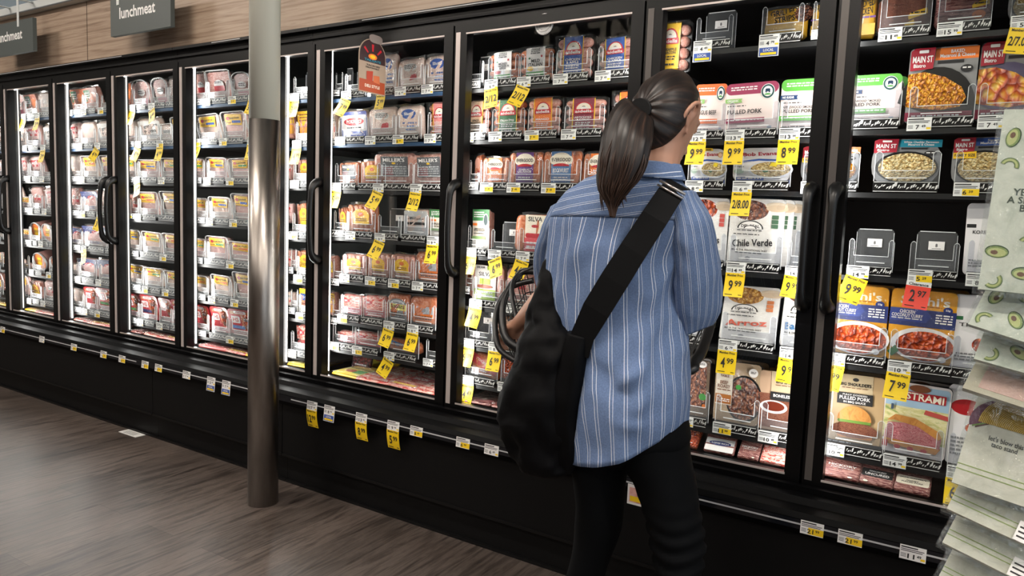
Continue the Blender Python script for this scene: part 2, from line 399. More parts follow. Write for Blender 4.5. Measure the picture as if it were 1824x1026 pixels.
# small white notice lying by the kick plate
p = at_floor(241, 771)
b = MB(); b.box(-0.085, 0.085, -0.03, 0.03, 0.0005, 0.003, mat('#e3e3e0', 0.6))
for i in range(5): b.box(-0.06, 0.05, -0.02+0.009*i, -0.017+0.009*i, 0.003, 0.0033, mat('#55585c', 0.6))
b.build('paper_notice', loc=(p.x, p.y-0.02, 0), label='small white printed notice lying on the floor by the base of the cases', cat='notice')
# round brand emblem clipped inside the glass, top of the middle door
# ------------------------------------------------------------------ packs of food
INK = mat('#1c1a1b', 0.6); PW = mat('#efe9e6', 0.45, coat=0.2); YEL = mat('#f6c21c', 0.45, coat=0.2); RED = mat('#c5202c', 0.4, coat=0.3); CREAM = mat('#f3e6d2', 0.5)
ORG = mat('#ee7a2b', 0.45, coat=0.2); GRN = mat('#4a9a46', 0.45, coat=0.2); DGR = mat('#2d6b40', 0.45, coat=0.2); BLU = mat('#2d57a8', 0.45, coat=0.2); NAVY = mat('#27346f', 0.45, coat=0.2)
MAR = mat('#8c2740', 0.45, coat=0.2); PUR = mat('#6d3a86', 0.45, coat=0.2); TEAL = mat('#178aa0', 0.45, coat=0.2); BLKP = mat('#131213', 0.3, coat=0.4); GREY = mat('#8e8c8e', 0.4, coat=0.3)
TAN = mat('#c9a578', 0.5); BRN = mat('#7a4426', 0.5); PINKL = mat('#ee8c86', 0.45, coat=0.2); PEACH = mat('#f2c9a6', 0.5); WOODW = food('noise', ['#ddd6d0', '#efeae6', '#e3dcd6'], 3, 0.45, (1, 1, 9), 0.0); LGREY = mat('#d4d2d2', 0.45)
SAUS = food('noise', ['#a8492c', '#d07a52', '#e5a586'], 5, 0.25, (1, 1, 1), 0.1); SAUSP = food('noise', ['#b06a5c', '#d99a8a', '#ecc0b2'], 5, 0.25, (1, 1, 1), 0.1, 1)
HAM = food('noise', ['#b36a6a', '#dfa7a2', '#f2d2ca', '#cf8a86'], 5, 0.3, (1, 1, 6), 0.25, 2, 2.5); HAMD = food('noise', ['#7a3636', '#b56a62', '#dcb0a6', '#8f4644'], 5, 0.3, (1, 1, 5), 0.25, 3, 2.5)
TURK = food('noise', ['#b98a7c', '#e2bdae', '#f4e0d4', '#d0a292'], 5, 0.3, (1, 1, 5), 0.25, 4, 2.5)
PASTA = food('cells', ['#f8c34a', '#eda52c', '#c9761a', '#8a4a14'], 20, 0.3, (1, 1, 1.0), 0.9); PASTAW = food('cells', ['#fbeecb', '#f1dba6', '#d9b877', '#a5814c'], 20, 0.3, (1, 1, 1.0), 0.9)
POTATO = food('cells', ['#f5d079', '#e6a940', '#c2562f', '#8e2f22'], 9, 0.3, (1, 1, 1.0), 0.9); CURRY = food('cells', ['#f08a45', '#d9571f', '#b03c14', '#6e2210'], 13, 0.25, (1, 1, 1), 1.0)
MEATB = food('cells', ['#c98a60', '#9c5a38', '#6e3620', '#3c1a10'], 15, 0.3, (1, 1, 1), 1.0); SHRED = food('noise', ['#45180f', '#8e4632', '#c98264', '#5e2a1e'], 14, 0.3, (1.2, 1, 4), 1.0, 5, 3.0)
PASTR = food('noise', ['#7e2a32', '#d5646e', '#f0a8a8', '#a03e4a'], 15, 0.3, (1, 1, 2.5), 1.0, 6, 3.0); BUN = food('noise', ['#a8642c', '#cf8f4a', '#bb7a3a'], 7, 0.4, (1, 1, 1), 0.2, 7)
BACON = food('noise', ['#7e1f22', '#c8403e', '#f0c0b4', '#b02f30'], 3, 0.25, (1, 1, 7), 0.2, 8, 1.2); BACOND = food('noise', ['#2a1214', '#6a282b', '#b98378', '#471a1d'], 3, 0.25, (1, 1, 7), 0.2, 9, 1.2)
REDPK = food('noise', ['#c01e26', '#e8473a', '#f7d7c8', '#d22a2c'], 3.5, 0.2, (1, 1, 2), 0.2, 10, 2.5); RICE = food('cells', ['#f3dca6', '#dca64e', '#b97a2c', '#7e4a18'], 20, 0.3)
FIELD = food('noise', ['#8fa55a', '#d9cf8c', '#efe3b4', '#b3b86a'], 3, 0.5, (1, 1, 3), 0.0, 11); SKYP = mat('#a9c4da', 0.5)
PLAS = clear('#ffffff', 0.05, 0.08, 0.08, name='clear pack'); FILM = clear('#ffffff', 0.008, 0.06, 0.10, 0.9, 5, name='crinkled film')
RIM = clear('#ffffff', 0.68, 0.18, 0.12, name='highlighted plastic rim'); FENCE = clear('#f2f4f8', 0.045, 0.09, 0.05, name='clear fence')  # rim's milky white puts highlights on plastic edges into the colour

def face(b, layers, a, y=0.0, dy=0.010):
    """printed layers on a pack's front; u, v run 0..1 across and up, a = width/height"""
    for i, l in enumerate(layers):
        yy = y - dy*(i+1); k = l[0]
        if k == 'R':
            r = l[6] if len(l) > 6 else 0
            P = rrect(l[1], l[2], l[3], l[4], r, min(r*a, (l[4]-l[2])/2-1e-4), 4) if r else [(l[1], l[2]), (l[3], l[2]), (l[3], l[4]), (l[1], l[4])]
            b.sheet([(u-.5, v) for u, v in P], yy, l[5])
        elif k == 'E': b.sheet([(u-.5, v) for u, v in ell(*l[1:5])], yy, l[5])
        elif k == 'A': b.sheet([(u-.5, v) for u, v in ell(*l[1:5], 16, l[6], l[7])], yy, l[5])
        elif k == 'P': b.sheet([(u-.5, v) for u, v in l[1]], yy, l[2])
        elif k == 'T': b.text(l[1], l[2]-.5, l[3], l[4], l[5], yy, l[6], l[7] if len(l) > 7 else 0)
        elif k == 'L':   # lines of fine print: u0, v0, u1, v1, rows, material
            rnd = random.Random(i); n = l[5]
            for q in range(n):
                v1 = l[4]-(l[4]-l[2])*q/n; h = (l[4]-l[2])/n*0.5; u = l[1]
                while u < l[3]-0.01:
                    w = min(rnd.uniform(0.03, 0.11), l[3]-u); b.quad([(u-.5, yy, v1-h), (u+w-.5, yy, v1-h), (u+w-.5, yy, v1), (u-.5, yy, v1)], l[6]); u += w+0.018
def shrink(P, k, cv=0.5): return [(u*k, cv+(v-cv)*k) for u, v in P]
def tray(out, m, front=True, k1=0.95, k2=0.86):
    b = MB()
    L = [(0.0, 1), (0.14, 1), (0.16, k1), (1.0, k2)]
    rings = [[(u, y, v) for u, v in shrink(out, k)] for y, k in L]
    n = len(out); bb = [b.add(r) for r in rings]
    for i in range(3):
        for j in range(n): b.face((bb[i]+j, bb[i+1]+j, bb[i+1]+(j+1) % n, bb[i]+(j+1) % n), m, False)
    b.face(range(bb[3]+n-1, bb[3]-1, -1), m)
    if front: b.face(range(bb[0], bb[0]+n), m)
    return b
def rr(r, a, **k): return [(u-.5, v) for u, v in rrect(0, 0, 1, 1, r, r*a, 6, **k)]
def film(bulge=0.25, seed=1, n=9):
    b = MB(); rnd = random.Random(seed)
    def Y(i, j):
        u, v = i/n, j/n
        return -0.05 - bulge*(math.sin(PI*u)*math.sin(PI*v))**0.5 + rnd.uniform(-0.06, 0.06)
    o = b.add([(-.5+i/n, Y(i, j), j/n) for j in range(n+1) for i in range(n+1)])
    for j in range(n):
        for i in range(n): q = o+j*(n+1)+i; b.face((q, q+1, q+n+2, q+n+1), FILM, True)
    return b
def rimtube(out, m, r=0.016, y=0.0):
    b = MB(); P = [(u, y, v) for u, v in out]
    for i in range(len(P)):
        pass
    n = len(P); k = 5; rings = []
    for i in range(n):
        p = Vector(P[i]); t = (Vector(P[(i+1) % n])-Vector(P[i-1])).normalized(); a = Vector((0, 1, 0)); c = t.cross(a)
        rings.append([p + a*r*3*math.cos(2*PI*q/k) + c*r*math.sin(2*PI*q/k) for q in range(k)])
    o = [b.add(q) for q in rings]
    for i in range(n):
        for q in range(k): b.face((o[i]+q, o[i]+(q+1) % k, o[(i+1) % n]+(q+1) % k, o[(i+1) % n]+q), m, True)
    return b
KINDS = {}
def kind(name, desc, a, d, parts, name_='food_pack', cat='food pack'):
    """parts: (part name, mesh builder, label)"""
    KINDS[name] = dict(desc=desc, a=a, d=d, name=name_, cat=cat, parts=[(n, b.mesh(n), l) for n, b, l in parts])
def lab(layers, a, y=0.0): b = MB(); face(b, layers, a, y); return b

# --- wrapped sausages with a paper strap
def sausages(rows, m, horiz=True, u0=-.5, u1=.5, r=None):
    out = []
    for i in range(rows):
        b = MB(); v = (i+0.5)/rows*0.92+0.02; h = 0.92/rows/2
        P = [(u0+0.02, 0.35, v), ((u0+u1)/2, 0.30, v+0.01), (u1-0.02, 0.35, v-0.004)]
        rings = []
        for t, k in ((0, .1), (.03, .6), (.08, .9), (.16, 1), (.5, 1), (.84, 1), (.92, .9), (.97, .6), (1, .1)):
            x = u0+0.02+(u1-u0-0.04)*t
            rings.append([(x, 0.40+0.36*k*math.cos(2*PI*q/10), v+h*k*math.sin(2*PI*q/10)) for q in range(10)])
        b.loft(rings, m); out.append(('sausage', b, None))
    return out
def strap(name, desc, col, flavour, ink, sm=SAUS, logo=True, edge=None, low=None, y2=True):
    a = 0.62
    bk = MB(); bk.prism(rr(0.06, a), 0.55, 1.0, BLKP)
    b = MB(); edge = edge or YEL
    # the strap bulges over the sausages
    ys = [(0.0, 0.25), (0.05, -0.02), (0.95, -0.02), (1.0, 0.3)]
    for (v0, y0), (v1, y1) in zip(ys, ys[1:]): b.quad([(-.26, y0, v0), (.26, y0, v0), (.26, y1, v1), (-.26, y1, v1)], col)
    for s in (-1, 1): b.quad([(s*.26-.012, -0.025, 0.05), (s*.26+.012, -0.025, 0.05), (s*.26+.012, -0.025, 0.95), (s*.26-.012, -0.025, 0.95)], edge)
    L = []
    if logo:
        L = [('A', .5, .64, .21, .22, RED, 0, 180), ('A', .5, .65, .175, .18, CREAM, 0, 180), ('E', .5, .70, .05, .05, mat('#8a7a70', 0.5)), ('P', [(.36, .65), (.64, .65), (.57, .72), (.43, .72)], PW),
             ('R', .26, .54, .74, .66, RED, .03), ('T', 'aidells', .5, .60, .40, .075, PW)]
        L += [('T', flavour, .5, .40, .40, .12 if '\n' in flavour else .06, ink), ('L', .32, .20, .68, .30, 2, ink), ('L', .34, .08, .66, .15, 1, ink)]
    else:
        L = [('T', 'WHOLE\nBOLDLY', .5, .88, .26, .10, INK), ('L', .36, .76, .64, .81, 1, INK), ('T', flavour, .5, .53, .40, .20, INK), ('E', .33, .66, .03, .03, DGR), ('E', .68, .70, .025, .035, RED), ('E', .36, .36, .09, .06, low[0]), ('E', .66, .34, .08, .07, CREAM), ('R', .245, .05, .755, .27, low[1]), ('L', .32, .10, .68, .20, 2, PW)]
    face(b, L, a, -0.03)
    kind(name, desc, a, 0.05, [('backing_tray', bk, 'black backing tray')] + sausages(4, sm) + [('paper_strap', b, None), ('film', film(0.2, len(name)+ord(name[2])), None)], 'sausage_pack', 'sausage pack')
strap('s_yel', 'sausage pack with yellow strap', YEL, 'PINEAPPLE\n& BACON', INK, SAUSP)
strap('s_blu', 'sausages with tall blue strap', BLU, 'CHICKEN\n& APPLE', PW, SAUSP)
strap('s_gre', 'sausage pack with green strap', DGR, 'ITALIAN STYLE', PW)
strap('s_org', 'sausage pack with orange strap', ORG, 'MANGO', PW, SAUSP)
strap('s_mar', 'sausage pack with maroon strap', MAR, 'ARTICHOKE\n& GARLIC', PW, SAUSP)
strap('s_pea', 'sausage pack with peach strap', PEACH, 'SPICY\nMANGO', INK, SAUSP)
strap('s_pnk', 'sausage pack with pink strap', PINKL, 'CAJUN STYLE\nANDOUILLE', PW, SAUS)
strap('s_wh1', 'sausages, white strap, tomato print', PW, 'SMOKED\nCHICKEN &\nAPPLE', INK, SAUS, False, PW, (RED, GRN))
strap('s_wh2', 'sausages, white strap, green foot', PW, 'MILD\nITALIAN', INK, SAUS, False, PW, (YEL, GRN))

# --- soft pouches: pillow of film, meat inside, a label on the front
def pouch(name, desc, meat, layers, a=0.75, d=0.045, links=0, sm=SAUS, bag=None, seed=3):
    parts = []; b = MB(); n = 16
    def ring(y, k, w=0.0):
        P = []
        for u, v in rr(0.18, a): P.append((u*k*(1+.03*math.sin(v*23+seed)+.02*math.sin(v*51+u*9)), y + .05*math.sin(u*13+v*17+seed), 0.5+(v-0.5)*k*(1+.035*math.sin(u*21+seed*2))))
        return P
    out = [ring(1.0, .80), ring(0.8, .95), ring(0.5, 1.0), ring(0.2, .93), ring(0.04, .78), ring(0.0, .5)]
    b.loft([[p for p in reversed(r)] for r in out][::-1], bag or meat); parts.append(('meat' if not bag else 'pouch', b, None))
    sl = MB(); sl.prism([(-.46, .93), (.46, .93), (.5, 1.06), (.17, 1.03), (-.2, 1.07), (-.5, 1.04)], .42, .5, PLAS); parts.append(('sealed_edge', sl, None))
    for i in range(links):
        q = MB(); x = -.38+.76*i/(links-1)
        q.capsule((x-.05, 0.02, 0.04), (x+.05*math.sin(i*2.1), -.01, 0.97), 0.44/links, sm, 8, flat=(1.0, 1.6)); parts.append(('sausage', q, None))
    parts.append(('label', lab(layers, a, -0.17 if links else -0.01), None))
    parts.append(('film', film(0.16 if not links else .34, seed+len(name)), None))
    kind(name, desc, a, d, parts, 'food_pouch', 'food pouch')
def everg(name, desc, col, sub):
    pouch(name, desc, SAUSP, [('R', .24, .03, .76, .97, col), ('R', .20, .60, .80, .86, CREAM, .13), ('A', .5, .80, .23, .14, CREAM, 0, 180), ('T', 'EVERGOOD', .5, .74, .50, .10, INK), ('A', .5, .56, .22, .08, RED, 0, 180), ('T', sub, .5, .44, .42, .12, PW), ('L', .32, .14, .68, .26, 2, PW)], links=5, sm=SAUS, a=.9)
everg('e_org', 'fine sausages with orange label', ORG, 'BEER\nBRATS'); everg('e_pur', 'fine sausages with purple label', PUR, 'GARLIC\nSAUSAGE'); everg('e_blu', 'fine sausages with blue label', mat('#5b83b5', .45, coat=.2), 'BOCKWURST')
MILL = [('R', .16, .30, .86, .90, mat('#58595c', .4, coat=.3)), ('R', .52, .34, .84, .60, mat('#707276', .4)), ('R', .2, .34, .48, .60, mat('#8d5a5e', .4)), ('T', "MILLER'S", .5, .80, .56, .11, PW), ('E', .5, .70, .05, .03, YEL), ('L', .2, .36, .82, .62, 4, mat('#bcbcbf', .5))]
pouch('mill', 'pink sausage pack with grey label', SAUSP, MILL, .85, links=4, sm=SAUSP); pouch('millo', 'orange sausage pack with grey label', SAUS, MILL, .85, links=4, sm=SAUS)
EMB = [('E', .5, .62, .30, .22, YEL), ('R', .22, .30, .78, .56, YEL, .06), ('E', .5, .66, .10, .07, ORG), ('L', .3, .40, .7, .52, 2, BRN)]
pouch('emb', 'sausage pack with round yellow label', SAUS, EMB, .75, links=5); pouch('embp', 'pink sausage pack with round yellow label', SAUSP, EMB, .75, links=5, sm=SAUSP)
pouch('bluclr', 'clear meat bag with blue splash print', TURK, [('E', .5, .74, .28, .15, BLU), ('L', .2, .2, .8, .5, 3, mat('#5a79b8', .5)), ('T', 'Sliced', .5, .75, .34, .09, PW)], .8)
pouch('redclr', 'clear meat bag with red splash print', TURK, [('P', [(.3, .30), (.8, .38), (.7, .52), (.25, .45)], RED), ('E', .5, .72, .26, .12, PW), ('L', .28, .66, .72, .80, 3, INK)], .8)
pouch('rdblk', 'dark red sausage bag with crimson band', SAUS, [('R', .08, .22, .92, .48, mat('#9c1f33', .4)), ('L', .15, .26, .85, .42, 2, PW), ('E', .5, .72, .36, .18, mat('#e0a08a', .5))], .85)
pouch('polish', 'blue and white bag, crimson oval', TURK, [('R', .03, .05, .97, .95, mat('#3b4fa8', .35, coat=.4), .05), ('R', .08, .30, .94, .84, PW, .05), ('E', .5, .62, .36, .13, RED), ('T', 'POLANO', .5, .62, .52, .11, PW), ('L', .25, .36, .75, .44, 1, INK)], 1.0)
pouch('redbac', 'red bag of cooked bacon strips', BACON, [('P', [(.02, .42), (.98, .5), (.98, .95), (.02, .95)], REDPK), ('R', .05, .08, .95, .36, mat('#d8696c', .35, coat=.4), .04), ('T', 'Pepperoni', .5, .24, .74, .13, PW), ('E', .28, .70, .16, .10, RED), ('T', 'BK', .28, .70, .16, .10, PW)], 1.1)
pouch('yelgry', 'sausage bag, yellow and grey label', SAUS, [('R', .12, .04, .88, .42, GREY), ('R', .12, .42, .88, .66, mat('#e8dc72', .45)), ('A', .5, .64, .38, .20, GREY, 0, 180), ('A', .5, .66, .30, .14, LGREY, 0, 180), ('T', 'Smokehouse', .5, .70, .40, .06, INK), ('L', .2, .48, .8, .60, 2, INK), ('L', .2, .12, .8, .34, 3, INK)], .85)
pouch('orgsil', 'rope sausage bag, silver label', SAUS, [('R', .12, .40, .88, .66, mat('#c9ccd2', .3, .4)), ('R', .12, .10, .88, .40, ORG), ('E', .5, .54, .10, .08, GREY), ('L', .2, .16, .8, .34, 2, BRN)], .9, links=0)
pouch('bluorg', 'orange sausage bag with bright blue band', SAUS, [('P', [(.02, .92), (.02, .62), (.75, .34), (.80, .62)], mat('#2f93d8', .35, coat=.4)), ('L', .12, .5, .6, .72, 2, PW)], 1.0)
pouch('whtpk', 'white frosted meat pack with black bar', TURK, [('R', .06, .04, .94, .96, LGREY, .06), ('T', 'SMOKED', .46, .70, .46, .07, INK), ('R', .16, .44, .84, .54, INK), ('L', .2, .62, .8, .67, 1, INK), ('L', .16, .10, .5, .16, 1, INK)], .85)
pouch('silvr', 'sausage pack, cream card, crimson pepper', SAUS, [('R', .22, .02, .80, .98, CREAM), ('T', 'SILVA', .5, .88, .40, .12, INK), ('E', .5, .70, .10, .04, RED), ('R', .24, .40, .80, .52, RED, .06), ('R', .22, .02, .80, .40, mat('#e2585e', .4)), ('L', .28, .10, .74, .3, 2, PW)], .85, links=3)
pouch('silvy', 'sausage pack, white card, lime foot', SAUSP, [('R', .12, .02, .78, .98, PW), ('T', 'SILVA', .45, .74, .42, .11, INK), ('T', 'SILVA', .3, .92, .26, .06, INK), ('R', .5, .86, .78, .97, mat('#b8d534', .4)), ('R', .28, .46, .60, .62, mat('#c8dc3c', .4)), ('E', .42, .40, .26, .05, mat('#b5552e', .4)), ('R', .12, .02, .78, .32, mat('#b3d437', .4)), ('L', .2, .1, .7, .26, 2, PW)], .85, links=4, sm=SAUSP)
pouch('polska', 'red banded smoked sausage bag', SAUS, [('P', [(.02, .95), (.05, .5), (.9, .2), (.95, .42)], RED), ('T', 'POLSKA', .42, .62, .46, .10, PW, -.4), ('L', .1, .2, .6, .34, 2, PW)], 1.0)
pouch('orgbag', 'orange meat bag with white sticker', CURRY, [('R', .2, .2, .8, .5, PW, .04), ('R', .6, .4, .95, .6, YEL), ('T', 'NO\nANTIBIOTICS', .5, .38, .5, .14, RED)], .8)
pouch('dkbag', 'dark bag of smoked meat', BACOND, [('L', .2, .3, .8, .5, 2, LGREY)], .9)
pouch('hamred', 'crinkled bag of sliced ham printed red', HAM, [('R', .15, .55, .85, .85, RED, .05), ('T', 'HAM', .5, .70, .4, .14, PW), ('L', .2, .2, .8, .4, 3, INK)], .8)
pouch('bluham', 'deli meat bag with blue top', HAM, [('P', [(0, .55), (.55, .75), (1, .5), (1, 1), (0, 1)], NAVY), ('E', .6, .72, .24, .09, RED), ('T', 'Louis', .6, .72, .3, .09, PW), ('L', .15, .15, .6, .3, 2, BLU)], .9)
pouch('yelbag', 'yellow topped meat bag', SAUSP, [('R', .02, .55, .98, .98, YEL, .04), ('L', .12, .64, .88, .9, 3, BRN), ('R', .1, .2, .9, .5, mat('#e9a13c', .4), .05)], .8)
pouch('yelblu', 'yellow and blue bag of meat', SAUSP, [('R', .04, .02, .96, .98, YEL, .06), ('R', .12, .5, .88, .78, BLU, .04), ('T', '100', .5, .64, .4, .12, PW), ('L', .2, .15, .8, .4, 3, BRN)], .8)
pouch('yelgrn', 'yellow pack with green and blue bands', SAUSP, [('R', .04, .02, .96, .98, YEL, .06), ('R', .1, .48, .9, .68, GRN, .03), ('R', .04, .02, .96, .24, BLU, .03), ('R', .04, .24, .96, .44, PW), ('L', .15, .28, .85, .40, 2, INK)], .7)
pouch('whtbag', 'white meat bag with black script', TURK, [('R', .05, .25, .95, .9, PW, .06), ('T', 'Signature', .5, .70, .7, .16, INK, .15), ('T', 'farms', .5, .52, .5, .14, INK, .15), ('L', .2, .3, .8, .4, 2, GREY)], .9)
pouch('pillow', 'plain clear bag of pale sliced meat', TURK, [('L', .2, .5, .8, .7, 3, LGREY)], 1.1)
pouch('salami', 'clear pack of dark sliced salami', HAMD, [('E', .5, .6, .25, .12, PW), ('R', .28, .42, .72, .54, RED), ('L', .3, .56, .7, .66, 2, INK)], .8)
pouch('grnred', 'green and orange wrapped lunch pack', SAUSP, [('R', .03, .03, .97, .97, mat('#b85c32', .4), .06), ('R', .08, .45, .5, .9, DGR, .06), ('E', .7, .62, .2, .18, ORG), ('L', .12, .55, .46, .8, 3, PW)], .9)
pouch('grpouch', 'purple meat pouch with yellow sticker', SHRED, [('P', [(.60, .34), (.95, .46), (.93, .60), (.58, .48)], YEL), ('L', .64, .44, .90, .52, 1, INK), ('P', [(.5, .1), (.72, .22), (.70, .34), (.55, .26)], YEL), ('P', [(.3, .02), (.5, .1), (.46, .16), (.28, .1)], mat('#b765a8', .4))], 1.15)
pouch('dkpouch', 'dark brown meat pouch with yellow stamp', BACOND, [('P', [(.68, .46), (.98, .52), (.97, .64), (.66, .58)], YEL), ('L', .72, .52, .94, .58, 1, INK), ('E', .8, .30, .12, .1, ORG)], 1.2)
pouch('ylwstr', 'tall yellow grilled chicken bag', SHRED, [('T', 'GRILLED\nSTRIPS', .48, .72, .62, .38, INK, .1), ('E', .92, .72, .20, .24, MEATB), ('R', .05, .1, .95, .40, mat('#e0b040', .4))], .62, bag=mat('#d9a322', .4, coat=.4))
pouch('ylwshr', 'tall yellow shredded chicken bag', SHRED, [('T', 'SHREDDED\nCHICKEN', .5, .74, .8, .36, INK, .08), ('R', .02, .48, .98, .53, PUR), ('R', .02, .06, .98, .34, mat('#e6b23a', .4))], .62, bag=mat('#d9a322', .4, coat=.4))

# --- clear tubs of sliced deli meat
def tub(name, desc, meat, layers, a=0.78, d=0.05, r=.12):
    out = rr(r, a); m = MB(); m.prism(shrink(out, .88), 0.18, 0.9, meat)
    kind(name, desc, a, d, [('tub', tray(out, PLAS, False), None), ('sliced_meat', m, None), ('rim', rimtube(out, RIM, .020), None), ('label', lab(layers, a, 0.06), None), ('film', film(0.06, len(name)), None)], 'deli_tub', 'deli tub')
for nm, cc, band in (('a', mat('#d8c43a', .4), BLU), ('b', GRN, GRN), ('c', ORG, ORG)):
    LB = [('P', [(.10, .58), (.78, .54), (.84, .90), (.16, .93)], YEL), ('E', .26, .78, .07, .06, RED), ('T', 'Deli Fresh', .54, .79, .40, .07, INK, .05), ('P', [(.40, .63), (.76, .62), (.77, .70), (.41, .71)], band), ('L', .18, .60, .36, .66, 1, BRN)]
    tub('tubh'+nm, 'ham tub with plain yellow label' if nm == 'a' else 'ham tub, yellow label banded %s' % ('green' if nm == 'b' else 'orange'), HAM, LB)
    tub('tubt'+nm, 'turkey tub with plain yellow label' if nm == 'a' else 'turkey tub, yellow label banded %s' % ('green' if nm == 'b' else 'orange'), TURK, LB)
tub('tubr', 'clear tub of salami with small red label', HAMD, [('E', .5, .56, .20, .14, PW), ('R', .30, .36, .72, .52, RED, .04), ('L', .34, .58, .66, .66, 2, INK)], .72)
tub('tubclr', 'plain clear tub of pale meat', TURK, [('R', .2, .5, .8, .7, LGREY, .04), ('L', .25, .54, .75, .66, 2, INK)], .72)
tub('tubarch', 'clear domed tub of sliced meat', HAM, [('R', .2, .12, .8, .34, mat('#e0607a', .4), .04), ('E', .5, .56, .22, .12, PW), ('L', .32, .5, .68, .62, 2, INK)], .7, r=.4)
# --- bright red lunch kits
def redkit(name, desc, band):
    a = .82; out = rr(.16, a)
    L = [('R', .09, .1, .91, .92, SAUS, .1), ('R', .06, .06, .50, .80, RED, .06), ('R', .12, .48, .46, .74, PW, .05), ('T', 'HS', .29, .61, .22, .16, RED), ('R', .26, .84, .74, .94, PW, .05), ('T', '000', .5, .89, .3, .06, RED), ('R', .12, .28, .62, .40, band, .02), ('R', .08, .04, .92, .26, mat('#d4737a', .4), .06), ('L', .14, .09, .86, .21, 2, PW)]
    for i in range(4): L.append(('E', .74, .78-.13*i, .12, .08, MEATB if i % 2 else CURRY))
    kind(name, desc, a, .055, [('tray', tray(out, RED), None), ('label', lab(L, a), None), ('film', film(.08, 5), None)], 'lunch_kit', 'lunch kit')
redkit('kitg', 'red lunch kit with green band', GRN); redkit('kitb', 'red lunch kit with navy band', NAVY); redkit('kito', 'red lunch kit with blue and orange band', mat('#5a86c8', .4)); redkit('kitr', 'plain red lunch kit', RED)
# --- round log of deli meat with orange face
b = MB(); out = ell(0, .5, .5, .5, 24); b.prism([(u, v) for u, v in out], .05, 1.0, mat('#a8746c', .35, coat=.3)); r_ = rimtube([(u, v) for u, v in out], RIM, .02, .05)
kind('log', 'round deli log with orange face', 1.0, .16, [('log', b, None), ('rim', r_, None), ('label', lab([('E', .5, .5, .42, .42, ORG), ('P', [(.25, .35), (.6, .3), (.7, .7), (.4, .75)], YEL), ('L', .3, .45, .7, .6, 2, BRN)], 1, .05), None)], 'deli_log', 'deli log')
# --- printed sleeves over trays
def sleeve(name, desc, a, d, r, base, layers, trayc=BLKP, top=True, bot=True, nm='ready_meal', cat='ready meal', filmed=False, fl=None):
    out = rr(r, a, top=top, bot=bot)
    b = MB(); b.prism(shrink(out, .985), -0.03, 0.02, base); face(b, layers, a, -0.03)
    parts = [('tray', tray(out, trayc), None), ('sleeve', b, None)]
    if filmed: parts.append(('film', film(.05, 4), None))
    kind(name, desc, a, d, parts, nm, cat)
def urban(name, desc, col, t1, navy=True):
    L = [('R', .0, .78, 1, 1, col, .1), ('L', .10, .84, .60, .93, 2, PW), ('E', .80, .81, .13, .145, PW), ('E', .80, .81, .12, .133, mat('#1f4a4a', .4)), ('E', .80, .81, .09, .10, PW), ('R', .755, .78, .845, .86, mat('#1d3550', .4), .02), ('R', .78, .765, .82, .80, PW), ('A', .8, .74, .06, .03, GRN, 0, 180)]
    L += [('P', [(.0, .62), (.33, .62), (.31, .66), (.33, .70), (.0, .70)], mat('#1d3a66', .4) if navy else mat('#8cb56a', .4)), ('T', 'NO SUGAR' if navy else 'ORGANIC', .15, .66, .22, .045, PW), ('L', .05, .53, .4, .565, 1, INK)]
    L += [('T', t1[0], .36, .475, .60, .05, INK), ('T', t1[1], .36, .40, .60, .065, INK)] if t1[0] else [('T', t1[1], .38, .44, .66, .085, INK)]
    L += [('R', .0, .22, .76, .31, col), ('L', .04, .24, .72, .29, 1, PW), ('L', .06, .08, .5, .12, 1, GREY), ('R', .82, .08, .90, .14, mat('#b9c0cc', .4))]
    sleeve(name, desc, 1.22, .05, .10, mat('#f0dcd6', .4, coat=.3), L, clear('#f6ece8', .5, .1, .1, name='pale tray'))
urban('u_grn', 'pulled pork tray, lime top, navy tab', mat('#5ca944', .4, coat=.3), ('APPLEWOOD SMOKED', 'PULLED PORK')); urban('u_mar', 'pulled pork tray with maroon top', mat('#9a3a58', .4, coat=.3), ('', 'PULLED PORK'), False); urban('u_org', 'beef tray with orange top', mat('#e8703c', .4, coat=.3), ('', 'ANGUS BEEF'), False)
def bob(name, desc, size):
    L = [('P', [(.0, .62), (.45, .70), (1, .66), (1, .61), (.45, .65), (.0, .57)], BLU), ('T', 'Bob Evans', .46, .83, .58, .10, mat('#b3243c', .4), .05), ('E', .82, .82, .07, .075, mat('#cf9a4a', .4)), ('E', .82, .82, .05, .055, PEACH), ('T', 'MASHED POTATOES', .2, .625, .3, .03, PW), ('T', 'Original', .12, .49, .16, .05, INK),
         ('E', .66, .40, .38, .24, mat('#dcdce2', .4)), ('E', .66, .41, .34, .20, PASTAW), ('P', [(.64, .50), (.76, .48), (.78, .58), (.68, .60)], mat('#efd23a', .3)), ('E', .58, .36, .05, .03, DGR), ('E', .12, .36, .09, .07, mat('#b7cdb4', .4)), ('R', .06, .10, .56, .20, BLU, .03), ('L', .1, .12, .52, .18, 1, PW), ('P', [(.55, .02), (1, .02), (1, .12), (.6, .09)], BLU)]
    if size: L += [('P', [(.05, .90), (.62, .93), (.60, 1.0), (.10, 1.0)], YEL), ('T', 'FAMILY SIZE', .36, .955, .42, .05, INK)]
    sleeve(name, desc, 1.05, .06, .26, PW, L, BLKP)
bob('bob', 'rounded mashed potato tray, white sleeve', False); bob('bobf', 'rounded mashed potato tray, yellow strip', True)
